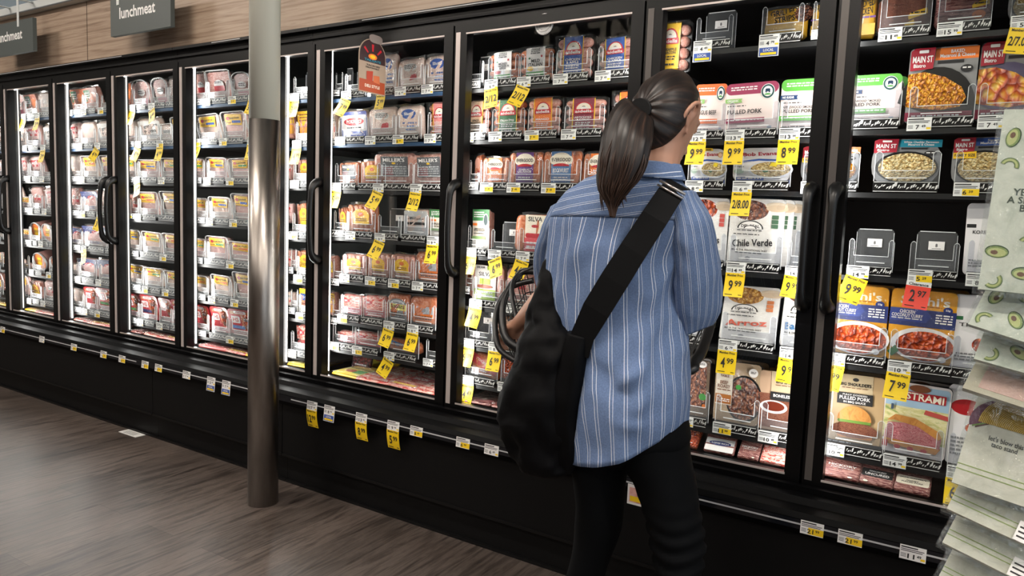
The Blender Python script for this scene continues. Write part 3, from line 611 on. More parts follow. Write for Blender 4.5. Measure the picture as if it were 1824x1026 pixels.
def mains(name, desc, bandc, t2, foodm, a=.95, r=.28, fam=False, oval=True, bowl=BLKP):
    L = [('R', .0, .0, 1, 1, mat('#8c8a8a', .4, coat=.2), r), ('R', .38, .83, 1.0, .985, bandc, .0), ('T', t2, .70, .91, .50, .10, PW), ('R', .42, .78, .80, .82, INK), ('E', .52, .40, .46, .34, bowl), ('E', .53, .39, .425, .31, foodm), ('E', .85, .70, .09, .05, INK), ('L', .79, .68, .91, .72, 1, PW)]
    if not oval: L[4] = ('A', .44, .18, .58, .56, bowl, -30, 170); L[5] = ('P', [(.0, .22), (.0, .66), (.25, .68), (.55, .60), (.80, .46), (.88, .32), (.80, .20), (.5, .16)], foodm); L.append(('P', [(.0, .02), (.86, .02), (.98, .08), (.98, .14), (.0, .14)], MAR)); L.append(('L', .1, .05, .8, .10, 1, PW))
    lo = .70
    if fam: L += [('R', .02, .58, .40, .72, YEL), ('T', 'FAMILY SIZE', .21, .645, .34, .06, INK)]
    L += [('P', [(.02, .70), (.36, .72), (.38, 1.0), (.08, 1.0), (.02, .96)], mat('#a01f30', .4, coat=.3)), ('T', 'MAIN ST', .20, .85, .30, .09, PW), ('T', 'Bistro', .16, .765, .18, .05, PW), ('R', .14, .93, .28, .97, PW, .01)]
    sleeve(name, desc, a, .06, r, mat('#8c8a8a', .4), L, BLKP)
mains('m_bak', 'grey sleeve of baked macaroni, orange banner', ORG, 'BAKED\nMacaroni & Cheese', PASTA, .95, .05, oval=False); mains('m_pot', 'grey sleeve of roasted red potatoes', mat('#8c8a8a', .4), 'ROASTED\nPotatoes', POTATO, .95, .05, oval=False, bowl=mat('#5d5570', .4))
mains('m_mac', 'family size macaroni bowl, orange banner', ORG, 'Macaroni & Cheese', PASTA, 1.15, .30, True); mains('m_whi', 'white cheddar macaroni bowl, teal banner', TEAL, 'White Cheddar Parmesan\nMacaroni & Cheese', PASTAW, 1.35, .30); mains('m_mas', 'mashed potato bowl with blue banner', BLU, 'Signature\nMashed Potatoes', PASTAW, 1.15, .26, True); mains('m_bow', 'white bowl of pasta on top shelf', GREY, 'PASTA', PASTAW, 1.2, .3)
def delreal(name, desc, t1, col, foodm, icon, a=.72, small=False):
    L = [('E', .38, .81, .37, .18, PW), ('E', .38, .82, .33, .15, foodm), ('E', .84, .90, .2, .05, mat('#e2cdb4', .5)), ('E', .86, .86, .2, .05, mat('#d9bfa2', .5))]
    L += [('R', .78, .70-.068*i, .90, .76-.068*i, icon, .01) for i in range(3)]
    L += [('A', .40, .545, .24, .125, INK, 0, 180), ('A', .40, .545, .215, .11, PW, 0, 180), ('T', 'DEL REAL', .40, .585, .34, .045, INK), ('A', .40, .545, .12, .05, INK, 0, 180), ('A', .40, .545, .10, .04, PW, 0, 180), ('L', .16, .50, .64, .525, 1, INK), ('L', .10, .44, .58, .465, 1, INK),
          ('T', t1, .46, .335, .74, .11, col, .06), ('T', 'MADE THE TRADITIONAL WAY', .42, .22, .66, .03, INK), ('L', .16, .16, .66, .185, 1, INK), ('E', .40, .10, .05, .025, GREY)]
    sleeve(name, desc, a, .03, .08, WOODW, L, clear('#f4efec', .4, .1, .1, name='pale tray'), filmed=True)
delreal('d_chi', 'tall white chile verde pack', 'Chile Verde', INK, MEATB, mat('#4c6b52', .4)); delreal('d_red', 'tall white pack with crimson icons', 'Carnitas', INK, CURRY, mat('#c4534a', .4)); delreal('d_arr', 'white rice pack with coral script', 'Arroz', mat('#d0604e', .4), RICE, mat('#d07a4a', .4), .82); delreal('d_bar', 'white barbacoa pack with blue script', 'Barbacoa', mat('#31699c', .4), SHRED, mat('#4a6b8a', .4), .82); delreal('d_pla', 'narrow white pack of cooked meat', 'Pollo', GRN, TURK, GRN)
L = [('T', "Sukhi's", .52, .855, .74, .12, mat('#f6ecd2', .4)), ('L', .24, .765, .78, .785, 1, BRN), ('R', .0, .50, 1, .735, NAVY), ('P', [(.0, .56), (.56, .56), (.64, .645), (.56, .735), (.0, .735)], mat('#34458a', .4)), ('T', 'CHICKEN\nCOCONUT CURRY', .27, .665, .48, .10, PW), ('L', .03, .575, .5, .605, 1, LGREY), ('L', .70, .55, .95, .69, 4, PW), ('E', .87, .755, .07, .045, NAVY), ('T', '22g', .87, .755, .07, .03, PW),
     ('E', .56, .26, .50, .235, PW), ('E', .58, .245, .44, .20, CURRY), ('P', [(.02, .12), (.14, .22), (.2, .14), (.1, .06)], DGR), ('E', .86, .09, .06, .04, PW)]
sleeve('suk', 'yellow curry tray with navy band', .86, .055, .08, mat('#eaa31f', .4, coat=.3), L, mat('#c98a1c', .4), filmed=True)
L = [('P', [(.24, .62), (.80, .62), (.80, 1.0), (.24, 1.0)], mat('#d8c19c', .4)), ('E', .52, .93, .05, .025, INK), ('T', 'BIG SHOULDERS', .52, .86, .50, .045, INK), ('L', .3, .80, .74, .815, 1, BRN), ('R', .23, .58, .81, .74, INK), ('T', 'FULLY COOKED', .52, .715, .40, .022, PW), ('T', 'PULLED PORK', .52, .668, .50, .05, PW), ('T', 'IN BBQ SAUCE', .52, .61, .36, .035, PW),
     ('R', .26, .10, .84, .17, mat('#c97f3f', .4), .05), ('E', .54, .22, .38, .11, SHRED), ('R', .26, .32, .80, .36, mat('#6b8a3a', .4), .02), ('A', .53, .36, .28, .20, BUN, 0, 180), ('R', 0, .0, 1, .05, INK), ('L', .03, .015, .5, .035, 1, LGREY)]
sleeve('bsp', 'pork sandwich pack with black banner', .80, .06, .07, mat('#c6a57a', .4, coat=.3), L, mat('#8a6a48', .4))
L = [('R', .0, .05, 1, .62, SHRED), ('E', .28, .40, .25, .11, PW), ('E', .28, .41, .20, .08, mat('#6e2a1a', .3)), ('P', [(.22, .55), (1, .55), (1, 1.0), (.22, 1.0)], mat('#d3bb9a', .4)), ('E', .6, .92, .05, .03, INK), ('T', 'BIG SHOULDERS', .6, .83, .58, .05, INK), ('L', .3, .76, .9, .78, 1, BRN), ('R', .22, .52, 1, .66, INK), ('T', 'BONELESS PORK RIBS', .62, .60, .70, .05, PW)]
sleeve('bsr', 'pork rib pack with black strip', .86, .055, .06, mat('#c9a68a', .4, coat=.3), L, mat('#8a6a48', .4))
L = [('R', .03, .55, .97, .96, SKYP, .06), ('R', .03, .20, .97, .66, FIELD), ('E', .52, .93, .16, .05, BRN), ('R', .10, .76, .92, .88, mat('#b3262d', .4), .01), ('T', 'PASTRAMI', .51, .82, .76, .10, CREAM, -.02), ('P', [(.62, .60), (.98, .56), (.97, .62), (.64, .66)], mat('#c4524a', .4)), ('R', .12, .60, .16, .68, mat('#4a5a6e', .4), .01),
     ('P', [(.06, .12), (.86, .08), (.92, .16), (.88, .2), (.08, .22)], BUN), ('P', [(.05, .20), (.10, .42), (.55, .46), (.92, .30), (.90, .16)], PASTR), ('P', [(.08, .44), (.2, .54), (.5, .53), (.86, .40), (.92, .32), (.88, .28), (.55, .42), (.2, .46)], BUN)] + [('E', .28+.2*i, .10, .05, .03, mat('#b3303c', .4)) for i in range(3)] + [('R', .05, .08, .13, .17, mat('#b3404c', .4), .01)]
sleeve('pas', 'pastrami pack with crimson banner', .88, .06, .07, mat('#efe4e2', .4, coat=.3), L, BLKP)
L = [('E', .66, .42, .40, .38, BLKP), ('E', .66, .42, .36, .345, MEATB), ('R', .03, .28, .40, .97, mat('#efe2d2', .4)), ('R', .16, .84, .30, .94, RED, .03), ('T', 'HOME\nTABLE', .22, .77, .20, .08, BRN), ('T', 'BEEF\nROAST', .215, .61, .28, .12, BRN), ('L', .07, .50, .37, .53, 1, BRN), ('R', .04, .30, .39, .45, mat('#a5642e', .4)), ('T', '27g', .11, .415, .1, .04, PW), ('L', .07, .32, .36, .38, 2, PW), ('E', .84, .86, .10, .07, PW), ('L', .78, .84, .9, .88, 2, INK), ('E', .54, .60, .06, .04, GRN)]
sleeve('bee', 'beef roast tray with side label', .74, .05, .08, mat('#b59a7c', .4, coat=.3), L, mat('#2c211b', .4), filmed=True)
L = [('R', .04, .16, .9, .92, MEATB, .08), ('E', .8, .36, .12, .06, GRN), ('E', .86, .2, .06, .04, ORG), ('E', .74, .93, .15, .06, PW), ('L', .66, .91, .82, .95, 2, INK)]
sleeve('cub', 'tray of browned meat cubes', .62, .05, .08, mat('#6e5a48', .4, coat=.3), L, mat('#2c211b', .4), filmed=True)
def carton(name, desc, bandc, t, foodm=None):
    L = [('R', .02, .66, .20, .71, bandc), ('T', t, .34, .60, .40, .05, INK), ('E', .5, .34, .12, .09, foodm or CURRY), ('L', .1, .1, .5, .22, 3, GREY), ('T', 'K', .55, .85, .14, .08, INK)]
    if foodm: L = [('E', .34, .72, .34, .13, PW), ('E', .34, .73, .28, .10, foodm), ('R', .62, .55, .9, .9, ORG), ('L', .1, .1, .6, .35, 5, GREY), ('E', .45, .48, .12, .06, CURRY)]
    sleeve(name, desc, .72, .05, .10, mat('#efe9ea', .4, coat=.3), L, PW)
carton('c_kor', 'tall white carton beside the hanging towels', INK, 'KOREAN'); carton('c_thai', 'white carton with small green tab', DGR, 'THAI'); carton('c_sau', 'pale carton with red sauce bowl', RED, '', mat('#b01e26', .3, coat=.4))
L = [('R', .0, .72, 1, 1, mat('#3d7a46', .4)), ('L', .08, .78, .7, .94, 3, PW), ('E', .80, .74, .15, .16, PW), ('E', .8, .74, .12, .13, mat('#1f3a3a', .4)), ('T', 'APPLE GOUDA', .42, .50, .66, .08, INK), ('L', .1, .38, .7, .42, 1, INK), ('R', .0, .26, .8, .34, mat('#9bbd7a', .4)), ('R', .04, .6, .3, .66, ORG)]
sleeve('apple', 'white sausage card with green top', .8, .045, .06, mat('#f0e3d2', .4, coat=.2), L, SAUSP)
# --- packs lying on the bottom deck (they lie on their backs, so their faces look up)
def low(l):
    k = l[0]; s = .70
    if k == 'R': return l[:2]+(l[2]*s, l[3], l[4]*s)+l[5:]
    if k in 'EA': return (k, l[1], l[2]*s, l[3], l[4]*s)+l[5:]
    if k == 'T': return (k, l[1], l[2], l[3]*s, l[4], l[5]*s)+l[6:]
    if k == 'L': return (k, l[1], l[2]*s, l[3], l[4]*s)+l[5:]
    return l
def flat(name, desc, layers, base, a=.8, d=.022, nm='bacon_pack', cat='bacon pack'):
    parts = []; b = MB(); out = rr(.07, a)
    rings = [[(u, y, v) for u, v in shrink(out, k)] for y, k in ((1.0, .94), (0.5, 1.0), (0.15, .96), (0.0, .84))]
    b.loft([list(reversed(r)) for r in rings][::-1], base); parts.append(('pack', b, None))
    parts += [('label', lab([low(l) for l in layers], a, -.02), None), ('film', film(.2, len(name)+1), None)]
    kind(name, desc, a, d, parts, nm, cat)
flat('f_red', 'flat red bacon pack', [('R', .1, .55, .9, .85, RED, .03), ('T', 'BACON', .5, .70, .5, .14, PW), ('R', .1, .1, .9, .2, YEL)], BACON); flat('f_red2', 'flat red and white bacon pack', [('R', .04, .04, .96, .5, REDPK, .03), ('L', .2, .6, .8, .8, 2, PW)], REDPK); flat('f_yel', 'flat yellow printed pack', [('R', .04, .04, .96, .96, mat('#e8d24a', .4), .04), ('E', .4, .5, .2, .16, mat('#b33a2c', .4)), ('R', .55, .3, .9, .7, GRN, .03), ('L', .1, .75, .9, .9, 2, INK)], YEL)
flat('f_blk', 'black bacon pack with white lettering', [('R', .05, .45, .95, .95, BLKP, .04), ('T', 'SMOKED', .5, .80, .5, .09, LGREY), ('T', 'UNCURED', .5, .62, .7, .14, PW), ('E', .2, .12, .07, .06, CREAM)], BACOND); flat('f_jac', 'bacon pack with cream title label', [('R', .05, .42, .95, .95, CREAM, .08), ('T', "JACK DANIEL'S", .5, .83, .72, .09, INK), ('T', 'HONEY\nPULLED PORK', .5, .62, .6, .18, INK)], BACOND, 1.0); flat('f_bac', 'grey bacon pack with white letters', [('T', 'HICKORY', .5, .78, .74, .14, PW), ('L', .2, .58, .8, .64, 1, PW), ('E', .75, .1, .06, .05, CREAM)], BACOND, .95)
flat('f_blu', 'white bacon pack with blue oval', [('R', .04, .04, .96, .45, PW, .03), ('R', .04, .55, .96, .95, LGREY), ('E', .5, .62, .36, .16, NAVY), ('T', 'LOUIS RICH', .5, .62, .54, .10, PW)], BACOND, 1.1); flat('f_brn', 'brown roasted chicken pack', [('L', .2, .2, .8, .3, 1, LGREY)], CURRY); flat('f_brn2', 'dark smoked bacon slab', [('R', .05, .05, .95, .35, mat('#7a2a28', .4), .04)], BACOND)
flat('f_box', 'yellow carton lying on the deck', [('R', .05, .1, .95, .9, mat('#e8b84a', .4), .03), ('L', .2, .3, .8, .7, 3, RED)], YEL, 1.4); flat('f_pnk', 'pink bacon tub', [('E', .6, .5, .2, .2, PW)], mat('#e8706e', .35, coat=.4), 1.3); flat('f_pep', 'pack of dark round sausages', [('L', .2, .4, .8, .6, 1, LGREY)], food('cells', ['#a8474a', '#7a2a30', '#4a1518', '#200a0c'], 7, .3, (1, 1, 1), 1), 1.2)
# ------------------------------------------------------------------ pusher trays, price tags
ORD = ['first', 'second', 'third', 'fourth', 'fifth', 'sixth', 'seventh', 'eighth', 'ninth', 'tenth', 'eleventh', 'twelfth']
BAY = ['farthest door', 'second farthest door', 'third farthest door', 'fourth farthest door', 'door before the column', 'narrow door past column', 'door behind brown sign', 'door by her bag', 'door the woman faces', 'nearest door']
STK = mat('#d9d7d4', 0.5)
def tray_meshes(FENCE=FENCE, BASE=BLKP):
    b = MB(); b.prism(rrect(-.47, 0.0, .47, .055, .01, .008, 2), 0, .003, FENCE)
    for s in (-1, 1): b.prism([(s*.42+u, v) for u, v in rrect(-.055, .054, .055, .112, .05, .012, 4, bot=False)], 0, .003, FENCE)
    fence = b.mesh('front_fence')
    b = MB(); t = .0016; tx = .010
    for s in (-1, 1):
        for q in (-.055, .055): b.box(s*.42+q-tx/2, s*.42+q+tx/2, -.002, .0, .0 if q*s > 0 else .055, .105, RIM)
        P = [(s*.42+.055*math.cos(math.radians(a)), .102+.012*math.sin(math.radians(a))) for a in range(0, 181, 30)]
        for (u0, v0), (u1, v1) in zip(P, P[1:]): b.quad([(u0, -.002, v0), (u1, -.002, v1), (u1, -.002, v1-.002), (u0, -.002, v0-.002)][::-1], RIM)
    b.box(-.37, .37, -.002, 0, .0535, .0555, RIM); b.box(-.30, .30, -.002, 0, .030, .033, RIM); edge = b.mesh('fence_edge')
    b = MB(); b.box(-.47, .47, -.021, -.017, -.014, .020, BASE); rnd = random.Random(4)
    b.box(-.46, .46, -.0225, -.021, -.012, -.0105, STK); b.box(-.46, .46, -.0225, -.021, .0165, .018, STK)
    x = -.44
    while x < .45:
        w = rnd.uniform(.02, .05); h = rnd.choice((.008, .012, .016)); z = rnd.uniform(-.006, .004)
        b.quad([(x, -.0222, z), (x+w*.6, -.0222, z+.003), (x+w, -.0222, z+h), (x+w*.3, -.0222, z+h*.8)], STK); x += w*rnd.uniform(.7, 1.2)
    strip = b.mesh('spring_strip')
    b = MB(); b.prism(rrect(-.40, .0, .40, .15, .06, .015, 3), .07, .073, FENCE)
    for v0, v1, u0, u1 in ((.0, .138, -.405, -.395), (.0, .138, .395, .405), (.147, .150, -.35, .35)): b.box(u0, u1, .068, .070, v0, v1, RIM)
    b.box(-.16, .16, .0675, .069, .085, .115, PW); b.text('8', 0, .101, .045, .012, .0672, INK); b.box(-.09, .09, .0673, .0675, .089, .0905, INK); plate = b.mesh('pusher_plate')
    return fence, edge, strip, plate
FEN, EDG, STP, PLT = tray_meshes(); FEN2, _e, STP2, _p = tray_meshes(clear('#f2f4f8', .16, .10, .06, name='clear fence'), mat('#5f6166', .35, coat=.3))
def pusher(x, z, w, y, label, group, far=False, back=False):
    t = empty('pusher_tray', (x, y, z), label, 'pusher tray', group); t.scale = (w, 1, .9 if back else 1)
    put('front_fence', FEN2 if far else FEN, t); put('fence_edge', EDG, t); put('spring_strip', STP2 if far else STP, t)
    if back: put('pusher_plate', PLT, t)
    return t
CARD = mat('#eceae8', 0.5); YTAG = mat('#f8cf1e', 0.45); RTAG = mat('#e5402f', 0.45); BTAG = mat('#3556a6', 0.45)
_tags = {}
def white_tag(price, yel=False, blue=False):
    k = ('w', price, yel, blue)
    if k not in _tags:
        b = MB(); h = -.072 if blue else -.040
        b.box(-.033, .033, 0, .0008, h, 0, CARD)
        L = [('L', .06, .58, .94, .92, 3, INK), ('L', .05, .12, .30, .44, 3, INK)]
        for u0, v0, u1, v1 in ((-.030, -.0035, .012, -.007), (-.030, -.010, .028, -.012), (-.030, -.0145, .024, -.0165)): b.quad([(u0, -.0003, v1), (u1, -.0003, v1), (u1, -.0003, v0), (u0, -.0003, v0)], INK)
        for i in range(3): b.quad([(-.030, -.0003, -.025-.004*i), (-.016, -.0003, -.025-.004*i), (-.016, -.0003, -.0235-.004*i), (-.030, -.0003, -.0235-.004*i)], INK)
        if yel: b.quad([(-.010, -.0003, -.038), (.033, -.0003, -.038), (.033, -.0003, -.0185), (-.010, -.0003, -.0185)], YTAG)
        else: b.quad([(.020, -.0003, -.036), (.031, -.0003, -.036), (.031, -.0003, -.030), (.020, -.0003, -.030)], YTAG)
        d, c = price.split('.')
        b.text(d, -.004, -.029, .010+.008*(len(d)-1), .013, -.0006, INK); b.text(c, .012+.004*(len(d)-1), -.0265, .011, .008, -.0006, INK)
        if blue:
            b.quad([(-.030, -.0003, -.070), (.030, -.0003, -.070), (.030, -.0003, -.043), (-.030, -.0003, -.043)], BTAG); b.quad([(-.026, -.0005, -.067), (.026, -.0005, -.067), (.026, -.0005, -.059), (-.026, -.0005, -.059)], YTAG)
            b.text('LOCAL', 0, -.051, .034, .009, -.0006, CARD)
        _tags[k] = b.mesh('shelf_label')
    return _tags[k]
def promo(price, curl, red=False):
    k = ('p', price, curl, red)
    if k not in _tags:
        H = .082; b = MB(); m = RTAG if red else YTAG
        Y = lambda v: -curl*((-v-.0)/H)**1.7 if v < 0 else 0
        n = 6
        for i in range(n):
            v0, v1 = -H*i/n, -H*(i+1)/n
            if red and i < 1: mm = CARD
            else: mm = m
            b.quad([(-.034, Y(v1), v1), (.034, Y(v1), v1), (.034, Y(v0), v0), (-.034, Y(v0), v0)], mm)
        T = lambda s, u, v, w, h: b.text(s, u, v, w, h, 0, INK, 0.0, lambda x, z: Y(z)-.0012)
        T('Clearance' if red else 'Member Price', 0, -.0075, .054, .0085)
        if '/' in price: T(price, 0, -.042, .056, .030)
        else:
            d, c = price.split('.'); T(d, -.012-.003*(len(d)-1), -.043, .015+.012*(len(d)-1), .036); T(c, .013, -.036, .024, .020)
        for i, (u0, u1) in enumerate(((-.028, -.002), (.018, .030))): b.quad([(u0, Y(-.074)-.001, -.0755), (u1, Y(-.074)-.001, -.0755), (u1, Y(-.074)-.001, -.073), (u0, Y(-.074)-.001, -.073)], INK)
        _tags[k] = b.mesh('promo_flap')
    return _tags[k]
def price_tag(x, y, z, price, pr, label, yel=False, blue=False, curl=0.02, swing=0.0, sc=1.0, red=False):
    t = empty('price_tag', (x, y, z), label, 'price tag', 'shelf price tags'); t.scale = (sc, sc, sc)
    put('shelf_label', white_tag(price, yel, blue), t)
    if pr:
        o = put('promo_flap', promo(pr, curl, red), t, 'scarlet clearance flap' if red else 'yellow promotional flap'); o.location = (0, 0, -.038); o.rotation_euler = (0, swing, 0)
    return t
def place_pack(kn, x, y, z, w, h, label, group, lean=0.0, yaw=0.0, rolly=0.0, d=None):
    k = KINDS[kn]
    t = empty(k['name'], (x, y, z), label, k['cat'], group); t.scale = (w, d or k['d'], h); t.rotation_euler = (math.radians(lean), math.radians(rolly), math.radians(yaw))
    for n, me, l in k['parts']: put(n, me, t, l)
    return t
rp = random.Random(11)
PRICES = ['3.99', '4.49', '4.99', '5.49', '5.99', '6.49', '6.99', '7.49', '7.99', '8.49', '9.99']
LONG = []
def settle(bay, zs, x0, x1):
    """the shelf a pack really stands on (seen past a mullion it may be the next bay's) and the room it has there"""
    c = (x0+x1)/2; nb = bay-1 if c < SB[bay] and bay else bay+1 if c > SB[bay+1] and bay < 9 else bay
    z = min(SHELF[nb], key=lambda q: abs(q-zs))
    for side, lim in ((-1, SB[nb]), (1, SB[nb+1])):
        ob = nb+side; same = 0 <= ob <= 9 and any(abs(q-z) < .006 for q in SHELF[ob])
        if not same:
            if side < 0: x0 = max(x0, lim+.011)
            else: x1 = min(x1, lim-.011)
    return z, x0, x1, nb
def row(bay, r, items):
    """items from the far end: (kind or None for an empty pusher, left px, right px, top px, options)"""
    zs = SHELF[bay][r]; far = bay <= 5
    np_, nt_, ng_ = 0, 0, 0
    for it in items:
        kn, xl, xr, yt = it[:4]; o = it[4] if len(it) > 4 else {}
        z = zs; y = 0.135 if not far else 0.14
        zz = z+0.018
        x0, x1 = X_of(xl, y, zz+.07), X_of(xr, y, zz+.07)
        z, x0, x1, nb = settle(bay, zs, x0, x1); zz = z+.018
        if x1-x0 < .02: continue
        x = (x0+x1)/2; w = (x1-x0)*0.97
        where = '%s shelf, %s' % (ORD[r], BAY[bay])
        if kn:
            np_ += 1
            h = Z_of(yt, x, y) - zz
            lean = o.get('lean', 14 if bay <= 4 else (6 if bay <= 6 else 0)); 
            if bay <= 4: lean += rp.uniform(-3, 3)
            up = min([q for q in SHELF[nb] if q > z+.05]+[2.109])-.024
            if True: h = min(h, (up-zz-.006)/(1.09 if KINDS[kn]['name'] == 'food_pouch' else 1.0))
            h /= max(0.8, math.cos(math.radians(lean)))
            if lean > 0: h *= 0.97
            yaw = o.get('yaw', rp.uniform(-3, 3)); rl = o.get('roll', rp.uniform(-1.5, 1.5))
            for q in range(o.get('n', 1)):
                k = KINDS[kn]; dy = (k['d']*1.08+.004)*q; dx = o.get('dx', 0)*q
                lb = '%s, %s along %s' % (k['desc'] if q == 0 else k['desc']+', '+['', 'second', 'third', 'fourth'][q]+' back', ORD[np_-1], where)
                if len(lb.replace(',', ' ').split()) > 16: LONG.append(lb)
                place_pack(kn, x+dx, y+max(0, math.sin(math.radians(lean)))*h*0.6+dy, zz, w, h, lb, KINDS[kn]['desc'].split(',')[0]+'s', -0.0+lean, yaw if q == 0 else yaw*0.4, rl)
        if o.get('tray', True):
            nt_ += 1
            _z, ta_, tb_, _b = settle(bay, z, X_of(o.get('tl', xl), .1, z), X_of(o.get('tr', xr), .1, z)); tw = (tb_-ta_)*0.97; tx = (ta_+tb_)/2
            pusher(tx, z+.010, tw, .1, ('empty ' if not kn else '')+'clear pusher tray, %s tray along %s' % (ORD[nt_-1], where), 'clear pusher trays', far, not kn)
            p = o.get('tag', rp.choice(PRICES) if (far or rp.random() < .3) else None)
            if p:
                ng_ += 1
                pr = o.get('promo'); sc = min(1.0, tw*0.5/.062) if not o.get('tsc') else o['tsc']
                price_tag(tx-tw/2+.033*sc+.004, .074, z+.027, p, pr, 'white price tag%s, %s tag along %s' % (' with %s flap' % ('scarlet clearance' if o.get('red') else 'yellow') if pr else (' with yellow patch' if o.get('yel') else ' with blue foot' if o.get('blue') else ''), ORD[ng_-1], where),
                          o.get('yel', far and rp.random() < .35), o.get('blue', False), o.get('curl', 0.02), o.get('swing', 0), sc, o.get('red', False))
def D(**k): return k
# nearest door
row(9, 0, [('ylwshr', 1508, 1562, -60, D(tray=False)), ('grpouch', 1562, 1660, -70, D(tag='11.49')), ('dkpouch', 1665, 1768, -85, D(tag='15.99')), ('m_bow', 1795, 1885, -38, D(tag='5.99', promo='2/7.00', swing=.15))])
row(9, 1, [('u_grn', 1496, 1606, 133, D(n=2, tag=None, dx=.012, yaw=1)), ('m_bak', 1612, 1738, 84, D(tag='7.49', yaw=-2)), ('m_pot', 1736, 1862, 62, D(tag='7.49', yaw=-2))])
row(9, 2, [('m_whi', 1550, 1676, 248, D(tag=None, yaw=-1)), ('m_mas', 1694, 1808, 232, D(tag='6.39', yel=True, yaw=-3))])
row(9, 3, [(None, 1506, 1592, 0, D(tag='14.99', promo='9.99', swing=.28, curl=.03)), (None, 1614, 1708, 0, D(tag='5.29', yel=True, promo='2.97', red=True, swing=.08)), ('c_kor', 1716, 1815, 357, D(tag='8.99'))])
row(9, 4, [('suk', 1465, 1580, 508, D(n=2, tag='10.99', promo='7.99', swing=.12, yaw=0, dx=.014)), ('suk', 1578, 1699, 517, D(n=3, tag='10.99', promo='7.99', swing=.06, yaw=0, dx=.014)), ('c_thai', 1690, 1800, 527, D(tag=None))])
row(9, 5, [('bsp', 1464, 1576, 668, D(n=3, tag='10.49', yaw=0, dx=.014)), ('pas', 1566, 1688, 683, D(n=2, tag='14.99', yaw=0, tl=1570, tr=1680)), ('c_sau', 1682, 1790, 690, D(tag='9.49', promo='6.99'))])
# the door the woman faces
row(8, 0, [('s_yel', 1160, 1228, 38, D(tray=False)), (None, 1232, 1306, 0, D(tag='4.49', blue=True)), ('ylwstr', 1358, 1440, -70, D(tag='4.79', blue=True, tl=1352, tr=1432)), ('ylwshr', 1444, 1512, -75, D(tag='11.99'))])
row(8, 1, [('u_org', 1196, 1293, 150, D(tag='12.99', promo='9.99')), ('u_mar', 1292, 1388, 147, D(tag='13.99', promo='9.99', curl=.01)), ('u_grn', 1387, 1487, 140, D(tag='13.99', promo='8.99', curl=.01))])
row(8, 2, [('bobf', 1200, 1294, 246, D(tag='8.49', yaw=4)), ('bob', 1305, 1411, 241, D(tag='6.49', promo='2/8.00', yaw=2)), ('m_mac', 1425, 1532, 237, D(tag='7.99', yaw=-2))])
row(8, 3, [('d_red', 1208, 1294, 343, D(n=2, tag='13.49', dx=.012)), ('d_chi', 1294, 1394, 343, D(n=4, tag='14.49', promo='9.99', yaw=0, dx=.022)), (None, 1398, 1466, 0, D(tag='14.49', promo='9.99', swing=.1))])
row(8, 4, [('d_pla', 1196, 1258, 505, D(tag=None, lean=-6)), ('d_arr', 1280, 1384, 512, D(tag='6.79', promo='4.99', lean=-16, curl=.01)), ('d_bar', 1388, 1482, 498, D(tag='14.99', promo='9.99', lean=-8, curl=.01, swing=.05))])
row(8, 5, [('cub', 1208, 1263, 640, D(n=2, tag='12.49', yaw=0)), ('bee', 1270, 1353, 645, D(n=2, tag='11.99', yel=True, yaw=0, dx=.012)), ('bsr', 1350, 1452, 664, D(n=3, tag='10.49', yaw=0, dx=.010))])
# the door by her shoulder bag
row(7, 0, [(None, 834, 862, 0, D(tag=None)), ('s_wh1', 867, 926, 90, D(tag='6.49', promo='2/12', swing=-.15)), ('s_wh2', 924, 986, 82, D(tag='6.49', promo='2/12', swing=.35, curl=.03)), ('s_blu', 988, 1054, 62, D(tag='7.99')), ('s_blu', 1062, 1132, 64, D(tag='7.49'))])
row(7, 1, [('s_pea', 826, 871, 178, D(tag='7.49')), ('s_gre', 874, 936, 175, D(tag='7.49')), ('s_org', 938, 998, 172, D(tag='7.99', yel=True)), ('s_mar', 1002, 1078, 172, D(tag='7.49')), ('s_org', 1090, 1150, 160, D(tag=None))])
row(7, 2, [('rdblk', 830, 858, 275, D(tag=None)), ('e_org', 859, 908, 280, D(tag='7.49', yel=True)), ('e_pur', 906, 968, 270, D(tag='7.49', yel=True)), ('e_blu', 967, 1036, 268, D(tag='7.49', yel=True)), ('e_org', 1038, 1096, 272, D(tag=None))])
row(7, 3, [('apple', 818, 872, 373, D(tag='9.49', promo='6.99')), (None, 873, 924, 0, D(tag='10.49', promo='6.99', swing=-.4, curl=.03)), ('silvr', 922, 986, 382, D(tag='7.49', promo='4.99', swing=.25)), ('orgbag', 985, 1040, 385, D(tag=None))])
row(7, 4, [('millo', 816, 842, 462, D(tag=None)), ('silvy', 840, 898, 462, D(tag='7.49', promo='4.99', swing=.12)), ('salami', 898, 952, 470, D(tag='6.49')), ('dkbag', 955, 1010, 468, D(tag=None))])
row(7, 5, [(None, 818, 876, 0, D(tag='8.49', promo='6.99', swing=.05, tr=878)), ('rdblk', 880, 932, 555, D(tag='8.49', promo='6.99', tl=874)), ('polska', 935, 990, 560, D(tag=None))])
row(7, 6, [('polska', 826, 888, 620, D(tag='6.79', promo='4.49', roll=9)), ('orgbag', 890, 942, 636, D(tag='7.99'))])
